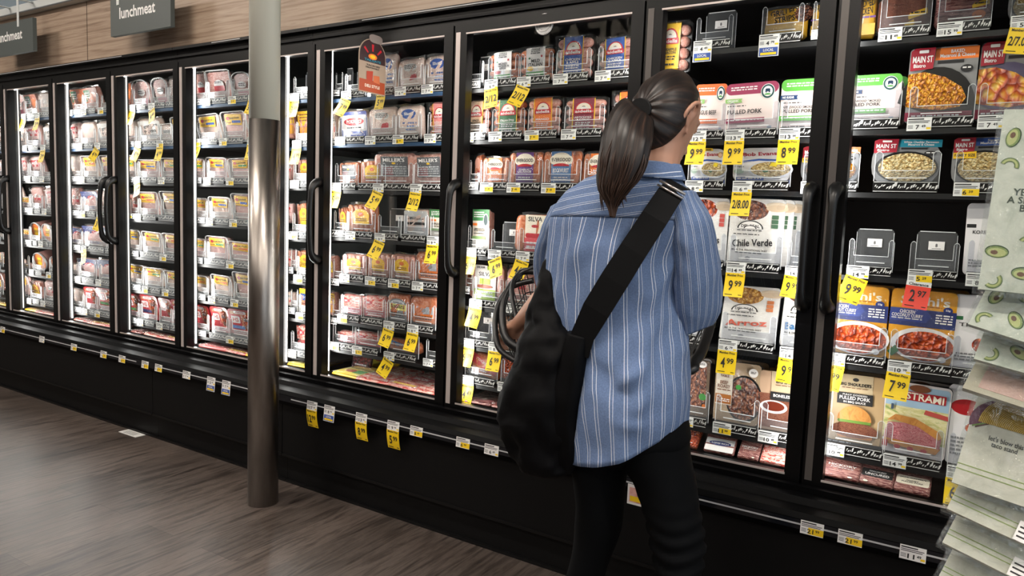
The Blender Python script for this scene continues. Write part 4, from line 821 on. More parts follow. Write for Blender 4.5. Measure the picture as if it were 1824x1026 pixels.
# the door with the hanging brown sign
row(6, 0, [(None, 594, 611, 0, D(tag=None)), (None, 613, 656, 0, D(tag='6.49', promo='7.99', swing=.35, curl=.03)), ('bluclr', 676, 706, 93, D(tag='7.49', promo='5.99')), ('redclr', 708, 756, 102, D(tag='6.49')), ('bluclr', 755, 803, 96, D(tag='7.49'))])
row(6, 1, [('redclr', 590, 604, 195, D(tag=None)), ('polish', 602, 656, 195, D(tag='6.99')), ('redclr', 655, 706, 178, D(tag='8.49')), ('bluclr', 704, 752, 182, D(tag='8.99', yel=True)), ('s_pnk', 760, 806, 180, D(tag='7.99'))])
row(6, 2, [('millo', 594, 640, 288, D(tag='6.99', promo='5.49', swing=.05)), ('emb', 642, 688, 285, D(tag=None)), ('mill', 669, 738, 270, D(tag='7.49', promo='5.49', swing=.3, curl=.03)), ('mill', 735, 797, 272, D(tag='7.49', promo='2/12', swing=.1))])
row(6, 3, [('emb', 590, 622, 368, D(tag=None)), ('emb', 620, 670, 362, D(tag='4.99')), (None, 672, 716, 0, D(tag='9.49', promo='6.99', swing=.28, curl=.03)), ('whtpk', 718, 764, 372, D(tag=None)), ('apple', 765, 808, 372, D(tag='9.99', promo='6.99'))])
row(6, 4, [('embp', 586, 610, 455, D(tag=None)), ('embp', 610, 654, 452, D(tag='4.99')), ('embp', 655, 696, 450, D(tag='5.49', yel=True)), ('embp', 696, 738, 452, D(tag='5.49', yel=True)), ('orgsil', 738, 792, 446, D(tag='7.49'))])
row(6, 5, [('yelbag', 586, 606, 520, D(tag=None)), ('redbac', 606, 646, 524, D(tag='5.99', yel=True)), ('redbac', 646, 688, 526, D(tag=None)), ('yelgry', 688, 729, 522, D(tag='8.99', promo='6.99', swing=.2)), ('orgsil', 730, 778, 522, D(tag='8.99', promo='6.99', swing=.08))])
row(6, 6, [('redbac', 586, 634, 590, D(tag='5.99', yel=True)), ('redbac', 632, 680, 592, D(tag='5.99', yel=True)), ('bluorg', 688, 748, 606, D(tag='6.49', promo='4.99', swing=.4)), (None, 758, 792, 0, D(tag='7.49'))])
# the narrow door just past the column
row(5, 0, [(None, 522, 558, 0, D(tag='5.49', promo='3.99'))])
row(5, 1, [('yelbag', 508, 524, 195, D(tag=None)), ('yelbag', 526, 560, 193, D(tag='6.49', promo='4.99'))])
row(5, 2, [('salami', 506, 523, 280, D(tag=None)), ('embp', 522, 558, 282, D(tag='5.49'))])
row(5, 3, [('hamred', 504, 520, 362, D(tag=None)), ('emb', 520, 558, 360, D(tag='5.49'))])
row(5, 4, [('salami', 506, 528, 445, D(tag=None)), ('emb', 528, 560, 445, D(tag='4.99', yel=True))])
row(5, 5, [('redclr', 508, 531, 520, D(tag=None)), ('yelblu', 532, 558, 512, D(tag='5.99', yel=True))])
row(5, 6, [('redbac', 512, 560, 568, D(tag='7.49'))])
# the door before the column
row(4, 0, [('tubr', 343, 370, 125, D(tag=None)), ('tubr', 367, 410, 117, D(tag='6.99')), ('tubarch', 412, 448, 128, D(tag='7.49')), ('grnred', 448, 472, 108, D(tag='5.49', promo='3.99', swing=.2))])
row(4, 1, [('tubta', 350, 394, 203, D(tag='5.49', promo='3.99', swing=.3)), ('tubha', 396, 440, 198, D(tag='5.49')), ('yelbag', 446, 478, 215, D(tag='6.49', promo='4.99'))])
row(4, 2, [('tubhb', 338, 366, 282, D(tag=None)), ('tubha', 368, 406, 280, D(tag='5.99')), ('tubhb', 408, 450, 281, D(tag='5.49', yel=True)), ('salami', 452, 474, 285, D(tag=None))])
row(4, 3, [('tubtc', 340, 372, 352, D(tag=None)), ('tubta', 372, 414, 350, D(tag='5.99')), ('tubha', 414, 448, 344, D(tag='5.99', yel=True)), ('tubr', 450, 474, 350, D(tag=None))])
row(4, 4, [('tubhb', 342, 368, 424, D(tag=None)), ('tubhb', 368, 408, 420, D(tag=None)), ('tubhc', 408, 452, 430, D(tag='5.49', yel=True)), ('hamred', 455, 476, 430, D(tag=None))])
row(4, 5, [('tubtc', 344, 373, 490, D(tag=None)), ('tubtc', 376, 414, 489, D(tag='5.99')), ('tubha', 416, 456, 483, D(tag='5.49', yel=True)), ('embp', 454, 478, 490, D(tag='5.49'))])
row(4, 6, [('kitr', 344, 374, 542, D(tag='4.49', yel=True)), ('kitr', 377, 409, 545, D(tag=None)), ('kito', 408, 452, 548, D(tag='4.99')), ('yelgrn', 450, 480, 552, D(tag='3.49', blue=True))])
# fourth farthest door
row(3, 0, [('grnred', 214, 236, 141, D(tag='6.49')), ('tubarch', 236, 266, 142, D(tag='5.49', promo='4.49', swing=.15)), ('tubarch', 270, 300, 138, D(tag='5.49', promo='4.49', swing=-.4)), ('pillow', 300, 324, 132, D(tag=None))])
row(3, 1, [('pillow', 214, 246, 216, D(tag='6.99')), ('whtbag', 246, 288, 210, D(tag='5.99', promo='4.99', swing=.3)), ('tubclr', 285, 308, 220, D(tag='5.99', promo='4.99')), ('tubhc', 306, 328, 208, D(tag=None))])
row(3, 2, [('tubtb', 214, 244, 276, D(tag='5.99')), ('tubha', 244, 286, 284, D(tag='5.99', promo='4.99', swing=-.3)), ('tubhb', 287, 324, 281, D(tag='5.49'))])
row(3, 3, [('embp', 212, 234, 346, D(tag=None)), ('salami', 234, 248, 346, D(tag='6.49')), ('tubhc', 246, 284, 341, D(tag='5.99')), ('tubta', 286, 326, 340, D(tag=None))])
row(3, 4, [('tubtb', 210, 222, 412, D(tag=None)), ('tubta', 222, 254, 408, D(tag='5.99')), ('tubtb', 254, 290, 412, D(tag=None)), ('tubhc', 290, 326, 415, D(tag='5.49'))])
row(3, 5, [('tubhc', 210, 224, 474, D(tag=None)), ('tubta', 226, 258, 470, D(tag='5.49', yel=True)), ('tubtb', 258, 292, 476, D(tag='5.49', yel=True)), ('tubtb', 294, 328, 482, D(tag='5.49', yel=True))])
row(3, 6, [('kitr', 212, 226, 520, D(tag=None)), ('kitg', 226, 250, 522, D(tag='4.49')), ('kitb', 250, 281, 524, D(tag='4.49')), ('kitr', 284, 308, 530, D(tag='4.49')), ('kitr', 308, 330, 532, D(tag=None))])
# third farthest door
row(2, 0, [('grnred', 126, 150, 152, D(tag='6.49')), ('grnred', 150, 176, 145, D(tag='6.49')), (None, 180, 204, 0, D(tag='5.99', yel=True))])
row(2, 1, [('hamred', 126, 143, 204, D(tag=None)), ('pillow', 143, 172, 202, D(tag='5.49')), ('whtbag', 174, 206, 200, D(tag='5.49', promo='4.99', swing=.5))])
row(2, 2, [('pillow', 122, 148, 276, D(tag=None)), ('tubtc', 147, 176, 277, D(tag='5.99')), ('tubhc', 180, 206, 276, D(tag=None))])
row(2, 3, [('salami', 122, 148, 334, D(tag=None)), ('bluham', 148, 176, 340, D(tag='5.99')), ('pillow', 178, 206, 338, D(tag='4.99', promo='3.99', swing=.2))])
row(2, 4, [('bluham', 122, 150, 405, D(tag='5.49', promo='3.99', swing=.3)), ('bluham', 150, 192, 402, D(tag='5.49', promo='3.99', swing=-.3)), ('whtbag', 192, 208, 410, D(tag=None))])
row(2, 5, [('pillow', 122, 140, 470, D(tag=None)), ('bluham', 140, 174, 460, D(tag='5.49')), ('bluham', 176, 208, 462, D(tag='5.49'))])
row(2, 6, [('pillow', 126, 152, 515, D(tag=None)), ('kitr', 152, 174, 510, D(tag='4.49')), ('kitg', 174, 202, 512, D(tag='4.49')), ('kitr', 201, 213, 514, D(tag=None))])
# second farthest door
row(1, 0, [('tubarch', 20, 44, 154, D(tag='5.99')), ('grnred', 44, 68, 156, D(tag='5.99', promo='4.99', swing=.2)), ('pillow', 68, 100, 150, D(tag='5.49', promo='3.99'))])
row(1, 1, [('tubclr', 20, 46, 226, D(tag=None)), ('hamred', 46, 74, 212, D(tag='6.49')), ('whtbag', 78, 102, 214, D(tag='5.49', promo='3.99'))])
row(1, 2, [('tubclr', 20, 40, 290, D(tag=None)), ('hamred', 38, 52, 276, D(tag=None)), ('hamred', 52, 76, 260, D(tag='5.99')), (None, 76, 102, 0, D(tag='5.49'))])
row(1, 3, [('whtbag', 20, 38, 330, D(tag='5.99', promo='4.99', swing=.3)), ('tubhc', 34, 56, 350, D(tag=None)), ('salami', 56, 78, 330, D(tag='5.49')), ('hamred', 80, 104, 332, D(tag='5.49'))])
row(1, 4, [('tubta', 20, 34, 408, D(tag=None)), ('tubhc', 32, 56, 408, D(tag=None)), ('log', 54, 72, 396, D(tag='4.99')), ('log', 74, 92, 398, D(tag='4.99')), ('tubclr', 92, 104, 402, D(tag=None))])
row(1, 5, [('pillow', 22, 40, 462, D(tag=None)), ('tubhc', 30, 54, 470, D(tag=None)), ('log', 58, 80, 450, D(tag='4.99')), ('log', 88, 106, 456, D(tag='4.99'))])
row(1, 6, [('tubhc', 24, 52, 482, D(tag='5.49')), ('embp', 54, 76, 500, D(tag='5.49')), ('salami', 78, 108, 498, D(tag='5.49'))])
for r, (k, yt) in enumerate((('grnred', 160), ('pillow', 220), ('hamred', 285), ('tubclr', 345), ('tubta', 405), ('yelbag', 450), ('embp', 482))): row(0, r, [(k, -26, 8, yt, D(tag='4.99', yel=True))])
# packs lying on the bottom deck: bay, kind, left px, right px, width forward (m), tilt, height above the deck
_n = {}
def deck(bay, kn, xl, xr, L, tilt=-68, y=0.06, yaw=0, z=0.524):
    _n[bay] = _n.get(bay, 0)+1; x0, x1 = X_of(xl, y, z), X_of(xr, y, z); c = (x0+x1)/2; x0, x1 = (x0, min(x1, GAPS[bay]-.04)) if c < GAPS[bay]-.01 else (max(x0, GAPS[bay]+.026), min(x1, GAPS[bay+1]-.036))
    if bay > 7: L = .084
    if bay > 7: tilt = -50
    if tilt < -64 or L > .17: tilt = -88; z = .527
    place_pack(kn, (x0+x1)/2, y, z, x1-x0, L, '%s, %s pack along the bottom deck, %s' % (KINDS[kn]['desc'], ORD[_n[bay]-1], BAY[bay]), 'packs lying on the bottom deck', tilt, yaw)
for bay, L in {9: [('f_red', 1432, 1462, .10, -48), ('f_bac', 1462, 1530, .115, -46), ('f_blk', 1528, 1590, .115, -46), ('f_jac', 1590, 1656, .115, -46)],
               8: [('f_brn', 1196, 1240, .12, -50), ('f_blu', 1252, 1306, .13, -50), ('f_bac', 1312, 1350, .12, -55), ('f_red2', 1352, 1406, .14, -58)],
               7: [('f_brn2', 826, 872, .2, -66), ('f_brn2', 872, 930, .26, -60), ('f_blk', 935, 1000, .2, -66)],
               6: [('f_yel', 588, 636, .20, -74), ('f_red2', 630, 690, .30, -78), ('f_red', 686, 738, .30, -76), ('f_red2', 734, 786, .26, -72)],
               5: [('f_yel', 510, 556, .24, -72)],
               4: [('f_pnk', 352, 402, .26, -76), ('f_red', 398, 436, .22, -76), ('f_yel', 434, 470, .2, -72)],
               3: [('f_brn2', 216, 250, .26, -80), ('f_red2', 252, 290, .28, -76), ('f_red', 288, 326, .28, -74)],
               2: [('f_red2', 124, 156, .24, -76), ('f_red', 156, 206, .28, -78)],
               1: [('f_box', 24, 64, .2, -60), ('f_red2', 62, 106, .26, -76)], 0: [('f_box', -30, 14, .2, -60)]}.items():
    for it in L: deck(bay, it[0], it[1], it[2], it[3], it[4], yaw=rp.uniform(-4, 4))
place_pack('f_pep', -2.655, .22, .505, .13, .095, 'pack of dark round sausages at the back of the deck behind the yellow sheet', 'packs lying on the bottom deck', -10)
place_pack('f_yel', X_of(672, .30, .53), .30, .53, .2, .16, 'green and yellow printed pack deeper on the deck behind the flat packs', 'packs lying on the bottom deck', -66)
# tags clipped along the price rail
for i, (px, py, p, pr, kw) in enumerate([(5, 580, '3.99', None, D(yel=True)), (75, 594, '5.49', None, {}), (132, 608, '4.99', None, D(yel=True)), (185, 621, '6.49', None, D(yel=True)), (218, 630, '6.99', None, D(yel=True)), (259, 638, '5.49', None, D(yel=True)), (283, 643, '4.49', None, D(yel=True)), (333, 655, '7.49', None, {}), (377, 668, '5.99', None, D(blue=True)), (404, 673, '7.99', None, D(blue=True)), (458, 684, '6.49', None, {}),
        (557, 708, '17.99', '12.99', {}), (588, 715, '8.99', None, D(blue=True)), (645, 728, '13.99', '8.99', {}), (702, 741, '9.99', '5.99', {}), (743, 750, '8.49', None, D(yel=True)), (826, 773, '6.99', None, D(yel=True)), (877, 784, '6.49', None, {}), (1449, 918, '21.99', None, D(yel=True)), (1517, 934, '21.99', None, D(yel=True)), (1629, 961, '11.49', None, {})]):
    q = at(px, py-6 if not (pr or kw.get('blue')) else py-12, -.199)
    t = price_tag(q.x, -.2005, .452, p, pr, 'white rail tag%s, %s tag from the far end of the price rail' % (' with yellow flap' if pr else ' with blue foot' if kw.get('blue') else '', (ORD+['thirteenth', 'fourteenth', 'fifteenth', 'sixteenth', 'seventeenth', 'eighteenth', 'nineteenth', 'twentieth', 'last'])[i]), kw.get('yel', False), kw.get('blue', False), -.02, 0, 1.0)
    t['group'] = 'tags on the price rail'
    t.rotation_euler = (-.10, 0, 0)
if LONG: print('LONG LABELS', len(LONG), LONG[:6])
# ------------------------------------------------------------------ small signs on the cases
def y_on(px, x, z):
    """depth at which an upright line over x, height z is seen at column px"""
    k = (px-912)/F; a = _r - _f*k
    return CAMP.y - (a.x*(x-CAMP.x) + a.z*(z-CAMP.z))/a.y
q = at(686, 172, -0.003); x = q.x; z0 = q.z; z1 = Z_of(62, x, -0.08); yl = y_on(639, x, (z0+z1)/2)
W = -0.003-yl; H = z1-z0
t = empty('hanging_card', (x, yl, z0), 'brown arched promotional card sticking out from the seventh glass door', 'card', rotz=PI/2)
CB = mat('#35181a', .5); CC = mat('#a8917c', .5); CO = mat('#a8431a', .5)
b = MB(); arch = [(u*W, v*H) for u, v in rrect(0, 0, 1, .92, .5, .30, 10, bot=False)]
b.prism(arch, 0.0, 0.002, CC)
S_ = lambda P, y, m: b.sheet([(u*W, v*H) for u, v in P], y, m)
S_([p for p in rrect(.03, .52, .97, .905, .46, .28, 10, bot=False)], -.0006, CB); S_([(.03, .02), (.97, .02), (.97, .22), (.03, .22)], -.0006, CO)
S_(ell(.5, .62, .16, .05), -.0012, ORG); S_(ell(.5, .62, .10, .03), -.0016, YEL)
for i in range(7):
    a = PI*(i+.5)/7; S_([(.5+.22*math.cos(a-.12), .62+.09*math.sin(a-.12)), (.5+.22*math.cos(a+.12), .62+.09*math.sin(a+.12)), (.5+.40*math.cos(a+.1), .64+.19*math.sin(a+.1)), (.5+.40*math.cos(a-.1), .64+.19*math.sin(a-.1))], -.0012, RED if i % 2 else CB)
b.text('TAILGATE', .5*W, .555*H, .6*W, .04*H, -.0014, TEAL); b.text('TACKLED', .52*W, .47*H, .5*W, .028*H, -.0014, INK); b.text('DELICIOUSLY', .5*W, .43*H, .5*W, .026*H, -.0014, INK)
S_([(.28, .22), (.50, .20), (.52, .38), (.28, .36)], -.0012, mat('#b0381f', .5)); S_([(.54, .20), (.78, .18), (.76, .32), (.54, .31)], -.0012, mat('#c9683c', .5)); b.text('DELI STYLE', .5*W, .12*H, .55*W, .05*H, -.0014, CREAM)
b.build('card', t)
b = MB(); b.prism([(u*W, v*H) for u, v in rrect(.36, .86, .84, 1.0, .16, .05, 4)], -.003, -.001, mat('#8d7f78', .4)); b.build('clip_badge', t)
q = at(969, 43, -.006)
t = empty('round_sticker', (q.x, -.0035, q.z), 'round silvery badge stuck at the top of the glass of the door by her bag', 'badge')
b = MB(); b.prism(ell(0, 0, .040, .040, 28), -.003, 0, clear('#d8dadc', .35, .2, .1, name='silvered film'))
for r0 in (.036, .026): b.tube([(r0*math.cos(2*PI*i/24), -.004, r0*math.sin(2*PI*i/24)) for i in range(25)], .0014, STK, 5)
b.text('FRESH', 0, .004, .034, .012, -.0045, STK); b.build('disc', t)
# card hung from the price rail, seen between her legs
q = at(1122, 897, -.206); w = .075
b = MB(); b.box(q.x-.01, q.x+w, -.2085, -.207, q.z, .435, PW); b.quad([(q.x-.003, -.2088, q.z+.008), (q.x+w-.007, -.2088, q.z+.008), (q.x+w-.007, -.2088, .425), (q.x-.003, -.2088, .425)], food('noise', ['#b96a62', '#e6b0a6', '#f2d6cc'], 9, .4, (1, 1, 1), 0))
b.quad([(q.x, -.2092, q.z+.012), (q.x+w*.6, -.2092, q.z+.012), (q.x+w*.6, -.2092, q.z+.03), (q.x, -.2092, q.z+.03)], YTAG); b.build('hanging_price_card', label='pink and white picture card hung from the price rail, seen between her legs', cat='card')

# ------------------------------------------------------------------ tea towels in clear bags, hung in a shingle at the near end
SAGE = food('noise', ['#b3bcb0', '#c6cdc2', '#d3d8cd'], 14, .8, (1, 1, 1), .05, 3); LINEN = food('noise', ['#c9cabd', '#d8d8cb', '#e2e1d6'], 18, .85, (1, 1, 1), .05, 5); LIN2 = mat('#b9b4a2', .8); PNKT = mat('#c9a9a0', .8)
AVO1 = mat('#2f4a2c', .7); AVO2 = mat('#7d9455', .7); AVO3 = mat('#b5bd7e', .7); PIT = mat('#6a4a33', .7); GLN = mat('#93a85f', .7)
BAGF = clear('#fbfdfb', 0.01, 0.13, 0.07, 1.0, 22, name='clear bag')
TACO = None
def taco_mat():
    mt, nt, b_, o = nodes('woven straw'); tc = N(nt, 'ShaderNodeTexCoord'); wv = N(nt, 'ShaderNodeTexWave', Scale=95.0, Distortion=1.2); wv.wave_type = 'RINGS'; wv.rings_direction = 'Y'
    mp = N(nt, 'ShaderNodeMapping'); mp.inputs['Location'].default_value = (-.108, 0, -.157); nt.links.new(tc.outputs['Object'], mp.inputs[0]); nt.links.new(mp.outputs[0], wv.inputs[0])
    r = ramp(nt, [(.2, '#8a6a1e'), (.6, '#c9a238'), (.9, '#dfbf5a')]); nt.links.new(wv.outputs[0], r.inputs[0]); nt.links.new(r.outputs[0], b_.inputs[0]); b_.inputs['Roughness'].default_value = .8
    return mt
def avocado(b, u, v, s, rot, y):
    def E(cu, cv, ru, rv, m, k): 
        c, sn = math.cos(rot), math.sin(rot)
        b.sheet([(u+(a*c-d*sn), v+(a*sn+d*c)) for a, d in ell(cu*s, cv*s, ru*s, rv*s, 18)], y-.0003*k, m)
    E(0, 0, .62, 1.0, AVO1, 0); E(.05, 0, .54, .92, AVO2, 1); E(.1, 0, .42, .78, AVO3, 2); E(.12, -.2, .22, .30, PIT, 3)
def slice_(b, u, v, s, rot, y):
    for k, (r0, r1, m_) in enumerate(((1.0, .5, AVO1), (.94, .54, AVO2), (.82, .62, AVO3))):
        A = [rot+PI*i/10 for i in range(11)]
        b.sheet([(u+s*r0*math.cos(a), v+s*r0*math.sin(a)) for a in A]+[(u+s*r1*math.cos(a), v+s*r1*math.sin(a)) for a in reversed(A)], y-.0003*k, m_)
tr = random.Random(5)
def towel(tlx, tly, blx, bly, yt, yb, design, label, Wd=.20):
    """top-left and bottom-left corner in the photo, depths of top and bottom edge"""
    a = at(tlx, tly, yt); c = at(blx, bly, yb); t = empty('packaged_tea_towel', (c.x, c.y, c.z), label, 'tea towel', 'bagged tea towels on the hanging strip')
    v = a-c; L = v.length; ez = v.normalized(); ex = (Vector((1, 0, 0)) - ez*ez.x).normalized(); ey = ez.cross(ex)
    t.rotation_euler = Matrix((ex, ey, ez)).transposed().to_euler()
    b = MB(); base = SAGE if design in ('avo', 'avot') else LIN2 if design == 'pink' else LINEN
    b.box(.004, Wd-.004, 0, .012, .006, L-.006, base); b.build('folded_towel', t)
    b = MB()
    if design in ('avo', 'avot'):
        n = int(L/.05)+1
        for i in range(n):
            for j in range(4):
                vv = .028+i*.062+(.02 if j % 2 else 0)
                if design == 'avot' and .36*L < vv < .60*L: continue
                if vv > L-.02: continue
                (avocado if (i+j) % 2 else slice_)(b, .028+j*.052, vv, .022 if (i+j) % 2 else .018, tr.uniform(0, 6.3), -.0008)
        if design == 'avot': b.text("YES, I'M\nA SNACK\nBUT", .075, .50*L, .085, .050, -.001, mat('#3d4a3f', .8))
    if design == 'pink': b.box(.03, .12, -.0009, -.0005, .02, L-.01, PNKT); b.text('enjoy', .14, L*.5, .05, .02, -.0014, mat('#5d5a50', .8))
    if design == 'taco':
        for k, m_ in enumerate((mat('#5a3b2e', .7), mat('#6d8a46', .7), mat('#6a3b56', .7))):
            b.sheet(ell(.101-.006*k, .160, .088, .074-.004*k, 20, 60, 195), -.0008-.0002*k, m_)
        b.sheet(ell(.108, .157, .090, .082, 28, 0, 180), -.0018, taco_mat()); b.text("let's blow this\ntaco stand", .080, .122, .066, .024, -.001, mat('#4c4f4a', .8))
    if design in ('taco', 'line'):
        for vv in (.030, .042) if design == 'line' else (.040, .052): b.box(.004, Wd-.004, -.0007, -.0002, vv, vv+.0022, GLN)
    if b.v: b.build('printed_design', t)
    b = MB(); n, mm_ = 14, 18
    def Y(i, j): return -.004 - (.004+tr.uniform(-.0025, .0025) if 0 < i < n and 0 < j < mm_ else 0)
    o = b.add([(-.006+(Wd+.012)*i/n, Y(i, j), -.006+(L+.01)*j/mm_) for j in range(mm_+1) for i in range(n+1)])
    for j in range(mm_):
        for i in range(n): w_ = o+j*(n+1)+i; b.face((w_, w_+1, w_+n+2, w_+n+1), BAGF, True)
    b.quad([(-.006, .0145, -.006), (-.006, .0145, L+.004), (Wd+.006, .0145, L+.004), (Wd+.006, .0145, -.006)], BAGF)
    b.build('clear_bag', t)
    if design in ('line', 'pink'):
        b = MB(); b.box(.136, .196, -.0095, -.0088, .004, .05, CARD)
        for i in range(3): b.box(.14, .19, -.0098, -.0095, .012+.011*i, .016+.011*i, INK)
        b.build('price_sticker', t)
towel(1786, 190, 1737, 519, -.565, -.640, 'avot', 'topmost bagged sage tea towel with avocado print and lettering')
towel(1775, 470, 1719, 580, -.545, -.632, 'avo', 'second bagged tea towel, avocado hem showing just under the lettered one')
towel(1772, 530, 1729, 642, -.530, -.615, 'avo', 'third bagged tea towel, lowest avocado hem, above the pinkish towel')
towel(1752, 610, 1709, 693, -.515, -.612, 'pink', 'bagged tea towel with pinkish block, between avocado and taco towels')
towel(1752, 660, 1690, 862, -.500, -.600, 'taco', 'bagged tea towel printed with a woven yellow taco')
towel(1735, 800, 1681, 908, -.488, -.585, 'line', 'bagged cream towel hem with two green lines, first below the taco towel')
towel(1725, 870, 1673, 968, -.474, -.572, 'line', 'bagged cream towel hem with two green lines, second below the taco towel')
towel(1715, 935, 1664, 1034, -.460, -.558, 'line', 'bagged cream towel hem with two green lines, lowest below the taco towel')
q = at(1786, 190, -.565)
t = empty('clip_strip', (q.x+.1, -.44, 0), 'clear hanging clip strip carrying the bagged tea towels', 'clip strip')
b = MB(); b.box(-.02, .02, 0, .003, .45, 3.5, PLAS); b.build('strip', t)
for z in (1.60, 1.36, 1.27, 1.17, 1.09, .90, .80, .70):
    b = MB(); b.box(-.008, .008, -.03, 0.0, z-.012, z-.006, clear('#ffffff', .2, .1, .1)); b.build('clip', t)

# hanging department letters across the aisle behind the viewer; the glass mirrors them faintly
q = at(1043, 74, 3.2)
t = empty('hanging_letters', (q.x, -3.2, q.z), 'large cream letters hung across the aisle, seen mirrored at the top of the dark glass', 'sign', rotz=PI)
b = MB(); zt = Z_of(38, q.x, 3.2)-Z_of(110, q.x, 3.2); wd = X_of(1135, 3.2, q.z)-X_of(955, 3.2, q.z); b.text('MEAT', 0, 0, wd*1.06, zt, 0, mat('#f4efe0', .6)); b.build('letters', t)
b = MB(); b.box(-wd*.4, -wd*.4+.006, .001, .006, 0, 3.5-q.z, STEEL); b.box(wd*.4, wd*.4+.006, .001, .006, 0, 3.5-q.z, STEEL); b.build('hanger', t)
# ------------------------------------------------------------------ bag and basket
NYL = spotted('#020203', '#060608', 14.0, 0.6, bump=.5); NYL.node_tree.nodes['Principled BSDF'].inputs['Specular IOR Level'].default_value = 0.12; STRAPM = mat('#050506', 0.75, 0, 0.2)
from mathutils import noise as NZ
def ring_px(l, r, yc, hd, n=40, tilt=0.0, pw=2.4):
    a, c = at(l[0], l[1], yc), at(r[0], r[1], yc); m_ = (a+c)/2; h = (c-a)/2; out = []
    for i in range(n):
        t_ = 2*PI*i/n; cs, sn = math.cos(t_), math.sin(t_)
        cs = math.copysign(abs(cs)**(2/pw), cs); sn = math.copysign(abs(sn)**(2/pw), sn)
        out.append(m_ + h*cs + Vector((0, hd*sn, tilt*sn)))
    return out
def wrinkle(rings, amp, sc, seed, ridge=True):
    out = []
    for r in rings:
        c = sum(r, Vector())/len(r); R = []
        for p in r:
            d = (p-c); 
            if d.length < 1e-5: R.append(p); continue
            q_ = Vector((p.x*sc[0], p.y*sc[1], p.z*sc[2]))+Vector((seed, 0, 0))
            v = NZ.fractal(q_, .7, 2.0, 3)
            if ridge: v = .5-abs(v)*1.6
            R.append(p + d.normalized()*v*amp)
        out.append(R)
    return out
def dense(keys, k=5):
    """Catmull-Rom rings between key rings"""
    out = []; n = len(keys)
    for i in range(n-1):
        p0, p1, p2, p3 = keys[max(i-1, 0)], keys[i], keys[i+1], keys[min(i+2, n-1)]
        for s in range(k):
            t_ = s/k; t2, t3 = t_*t_, t_*t_*t_
            out.append([(b_*2 + (c_-a_)*t_ + (a_*2-b_*5+c_*4-d_)*t2 + (b_*3-a_-c_*3+d_)*t3)*.5 for a_, b_, c_, d_ in zip(p0, p1, p2, p3)])
    out.append(keys[-1]); return out
t = empty('shoulder_bag', at(975, 840, -.84), 'large slouchy black cloth shoulder bag hanging at her hip from a wide strap', 'bag')
BL = t.location.copy()
keys = [ring_px((980, 442), (990, 442), -.80, .012), ring_px((968, 492), (996, 496), -.82, .03), ring_px((950, 548), (1012, 560), -.83, .05), ring_px((938, 590), (1036, 605), -.845, .07), ring_px((926, 648), (1040, 655), -.85, .085), ring_px((903, 700), (1038, 710), -.85, .095), ring_px((902, 745), (1034, 755), -.85, .095), ring_px((916, 790), (1030, 800), -.845, .085), ring_px((938, 830), (1016, 838), -.845, .06), ring_px((958, 846), (1000, 848), -.845, .02)]
b = MB(); b.loft([[p-BL for p in r] for r in wrinkle(dense(keys, 7), .017, (11, 11, 6), 3)][::-1], NYL); b.build('bag_body', t)
b = MB()
def ribbon(b, pts, w, m, th=.004):
    pts = [Vector(p) for p in pts]; rings = []
    for i, (p, wd, nrm) in enumerate(zip(pts, w, [Vector((.35, -1, .15))]*len(pts))):
        tt = (pts[min(i+1, len(pts)-1)]-pts[max(i-1, 0)]).normalized(); s = tt.cross(nrm).normalized()*wd/2; n_ = s.cross(tt).normalized()*th
        rings.append([p-s-n_, p+s-n_, p+s+n_, p-s+n_])
    b.loft(rings, m, smooth=False)
SP = [at(1216, 331, -.70), at(1207, 331, -.785), at(1192, 348, -.838), at(1166, 388, -.872), at(1128, 446, -.893), at(1094, 500, -.905), at(1062, 552, -.910), at(1038, 598, -.905), at(1028, 630, -.90)]
ribbon(b, [p-BL for p in SP], [.045, .058, .060, .063, .065, .068, .068, .058, .06], STRAPM); b.build('strap', t)
b = MB(); K = at(1198, 334, -.835)-BL
d = (SP[3]-SP[2]).normalized(); s = d.cross(Vector((.35, -1, .15))).normalized()
b.tube([K-s*.034, K+s*.034], .0035, STEEL, 8); b.tube([K-s*.034+d*.012, K+s*.034+d*.012], .003, STEEL, 8); b.build('strap_slider', t, label='metal strap slider')
keys = [ring_px((1016, 590), (1044, 600), -.895, .02), ring_px((1000, 640), (1042, 645), -.89, .035), ring_px((975, 720), (1036, 725), -.885, .04), ring_px((965, 800), (1031, 805), -.875, .035), ring_px((985, 842), (1020, 844), -.865, .012)]
b = MB(); b.loft([[p-BL for p in r] for r in wrinkle(dense(keys, 7), .008, (10, 10, 3), 9)][::-1], NYL); b.build('gathered_side', t)

t = empty('shopping_basket', at(1060, 600, -.40), 'black wire shopping basket hooked over her forearm in front of her', 'basket')
KL = t.location.copy(); PLB = mat('#0d0d0f', .35)
c0 = [at(936, 628, -.56), at(900, 600, -.54), at(896, 540, -.47), at(920, 498, -.40), at(962, 484, -.36)]
x1 = at(1240, 625, -.50).x
far = [Vector((x1-.10, -.30, 1.10)), Vector((x1-.02, -.33, 1.07)), Vector((x1, -.42, 1.0)), Vector((x1, -.50, .95)), Vector((x1-.05, -.54, .92))]
loop = c0 + far + [c0[0]]
def smooth_path(P, k=6, closed=False):
    return [q_[0] for q_ in dense([[p] for p in P], k)]
b = MB(); b.tube([p-KL for p in smooth_path(loop)], .012, PLB, 10, flat=(1.0, 1.3)); b.build('rim', t)
b = MB(); b.tube([p-KL+Vector((-.006, -.03, -.028)) for p in smooth_path(c0)], .010, PLB, 8); b.build('handle', t)
b = MB(); b.tube([p-KL+Vector((.02, .02, .03)) for p in smooth_path([c0[1]+Vector((.01, 0, .02)), c0[2]+Vector((.0, 0, .02)), c0[3], c0[4]+Vector((.1, 0, .01)), Vector((-.82, -.33, 1.12))])], .008, PLB, 8); b.build('handle', t)
b = MB(); base_c = sum(smooth_path(loop), Vector())/len(smooth_path(loop)); R0 = smooth_path(loop, 4)
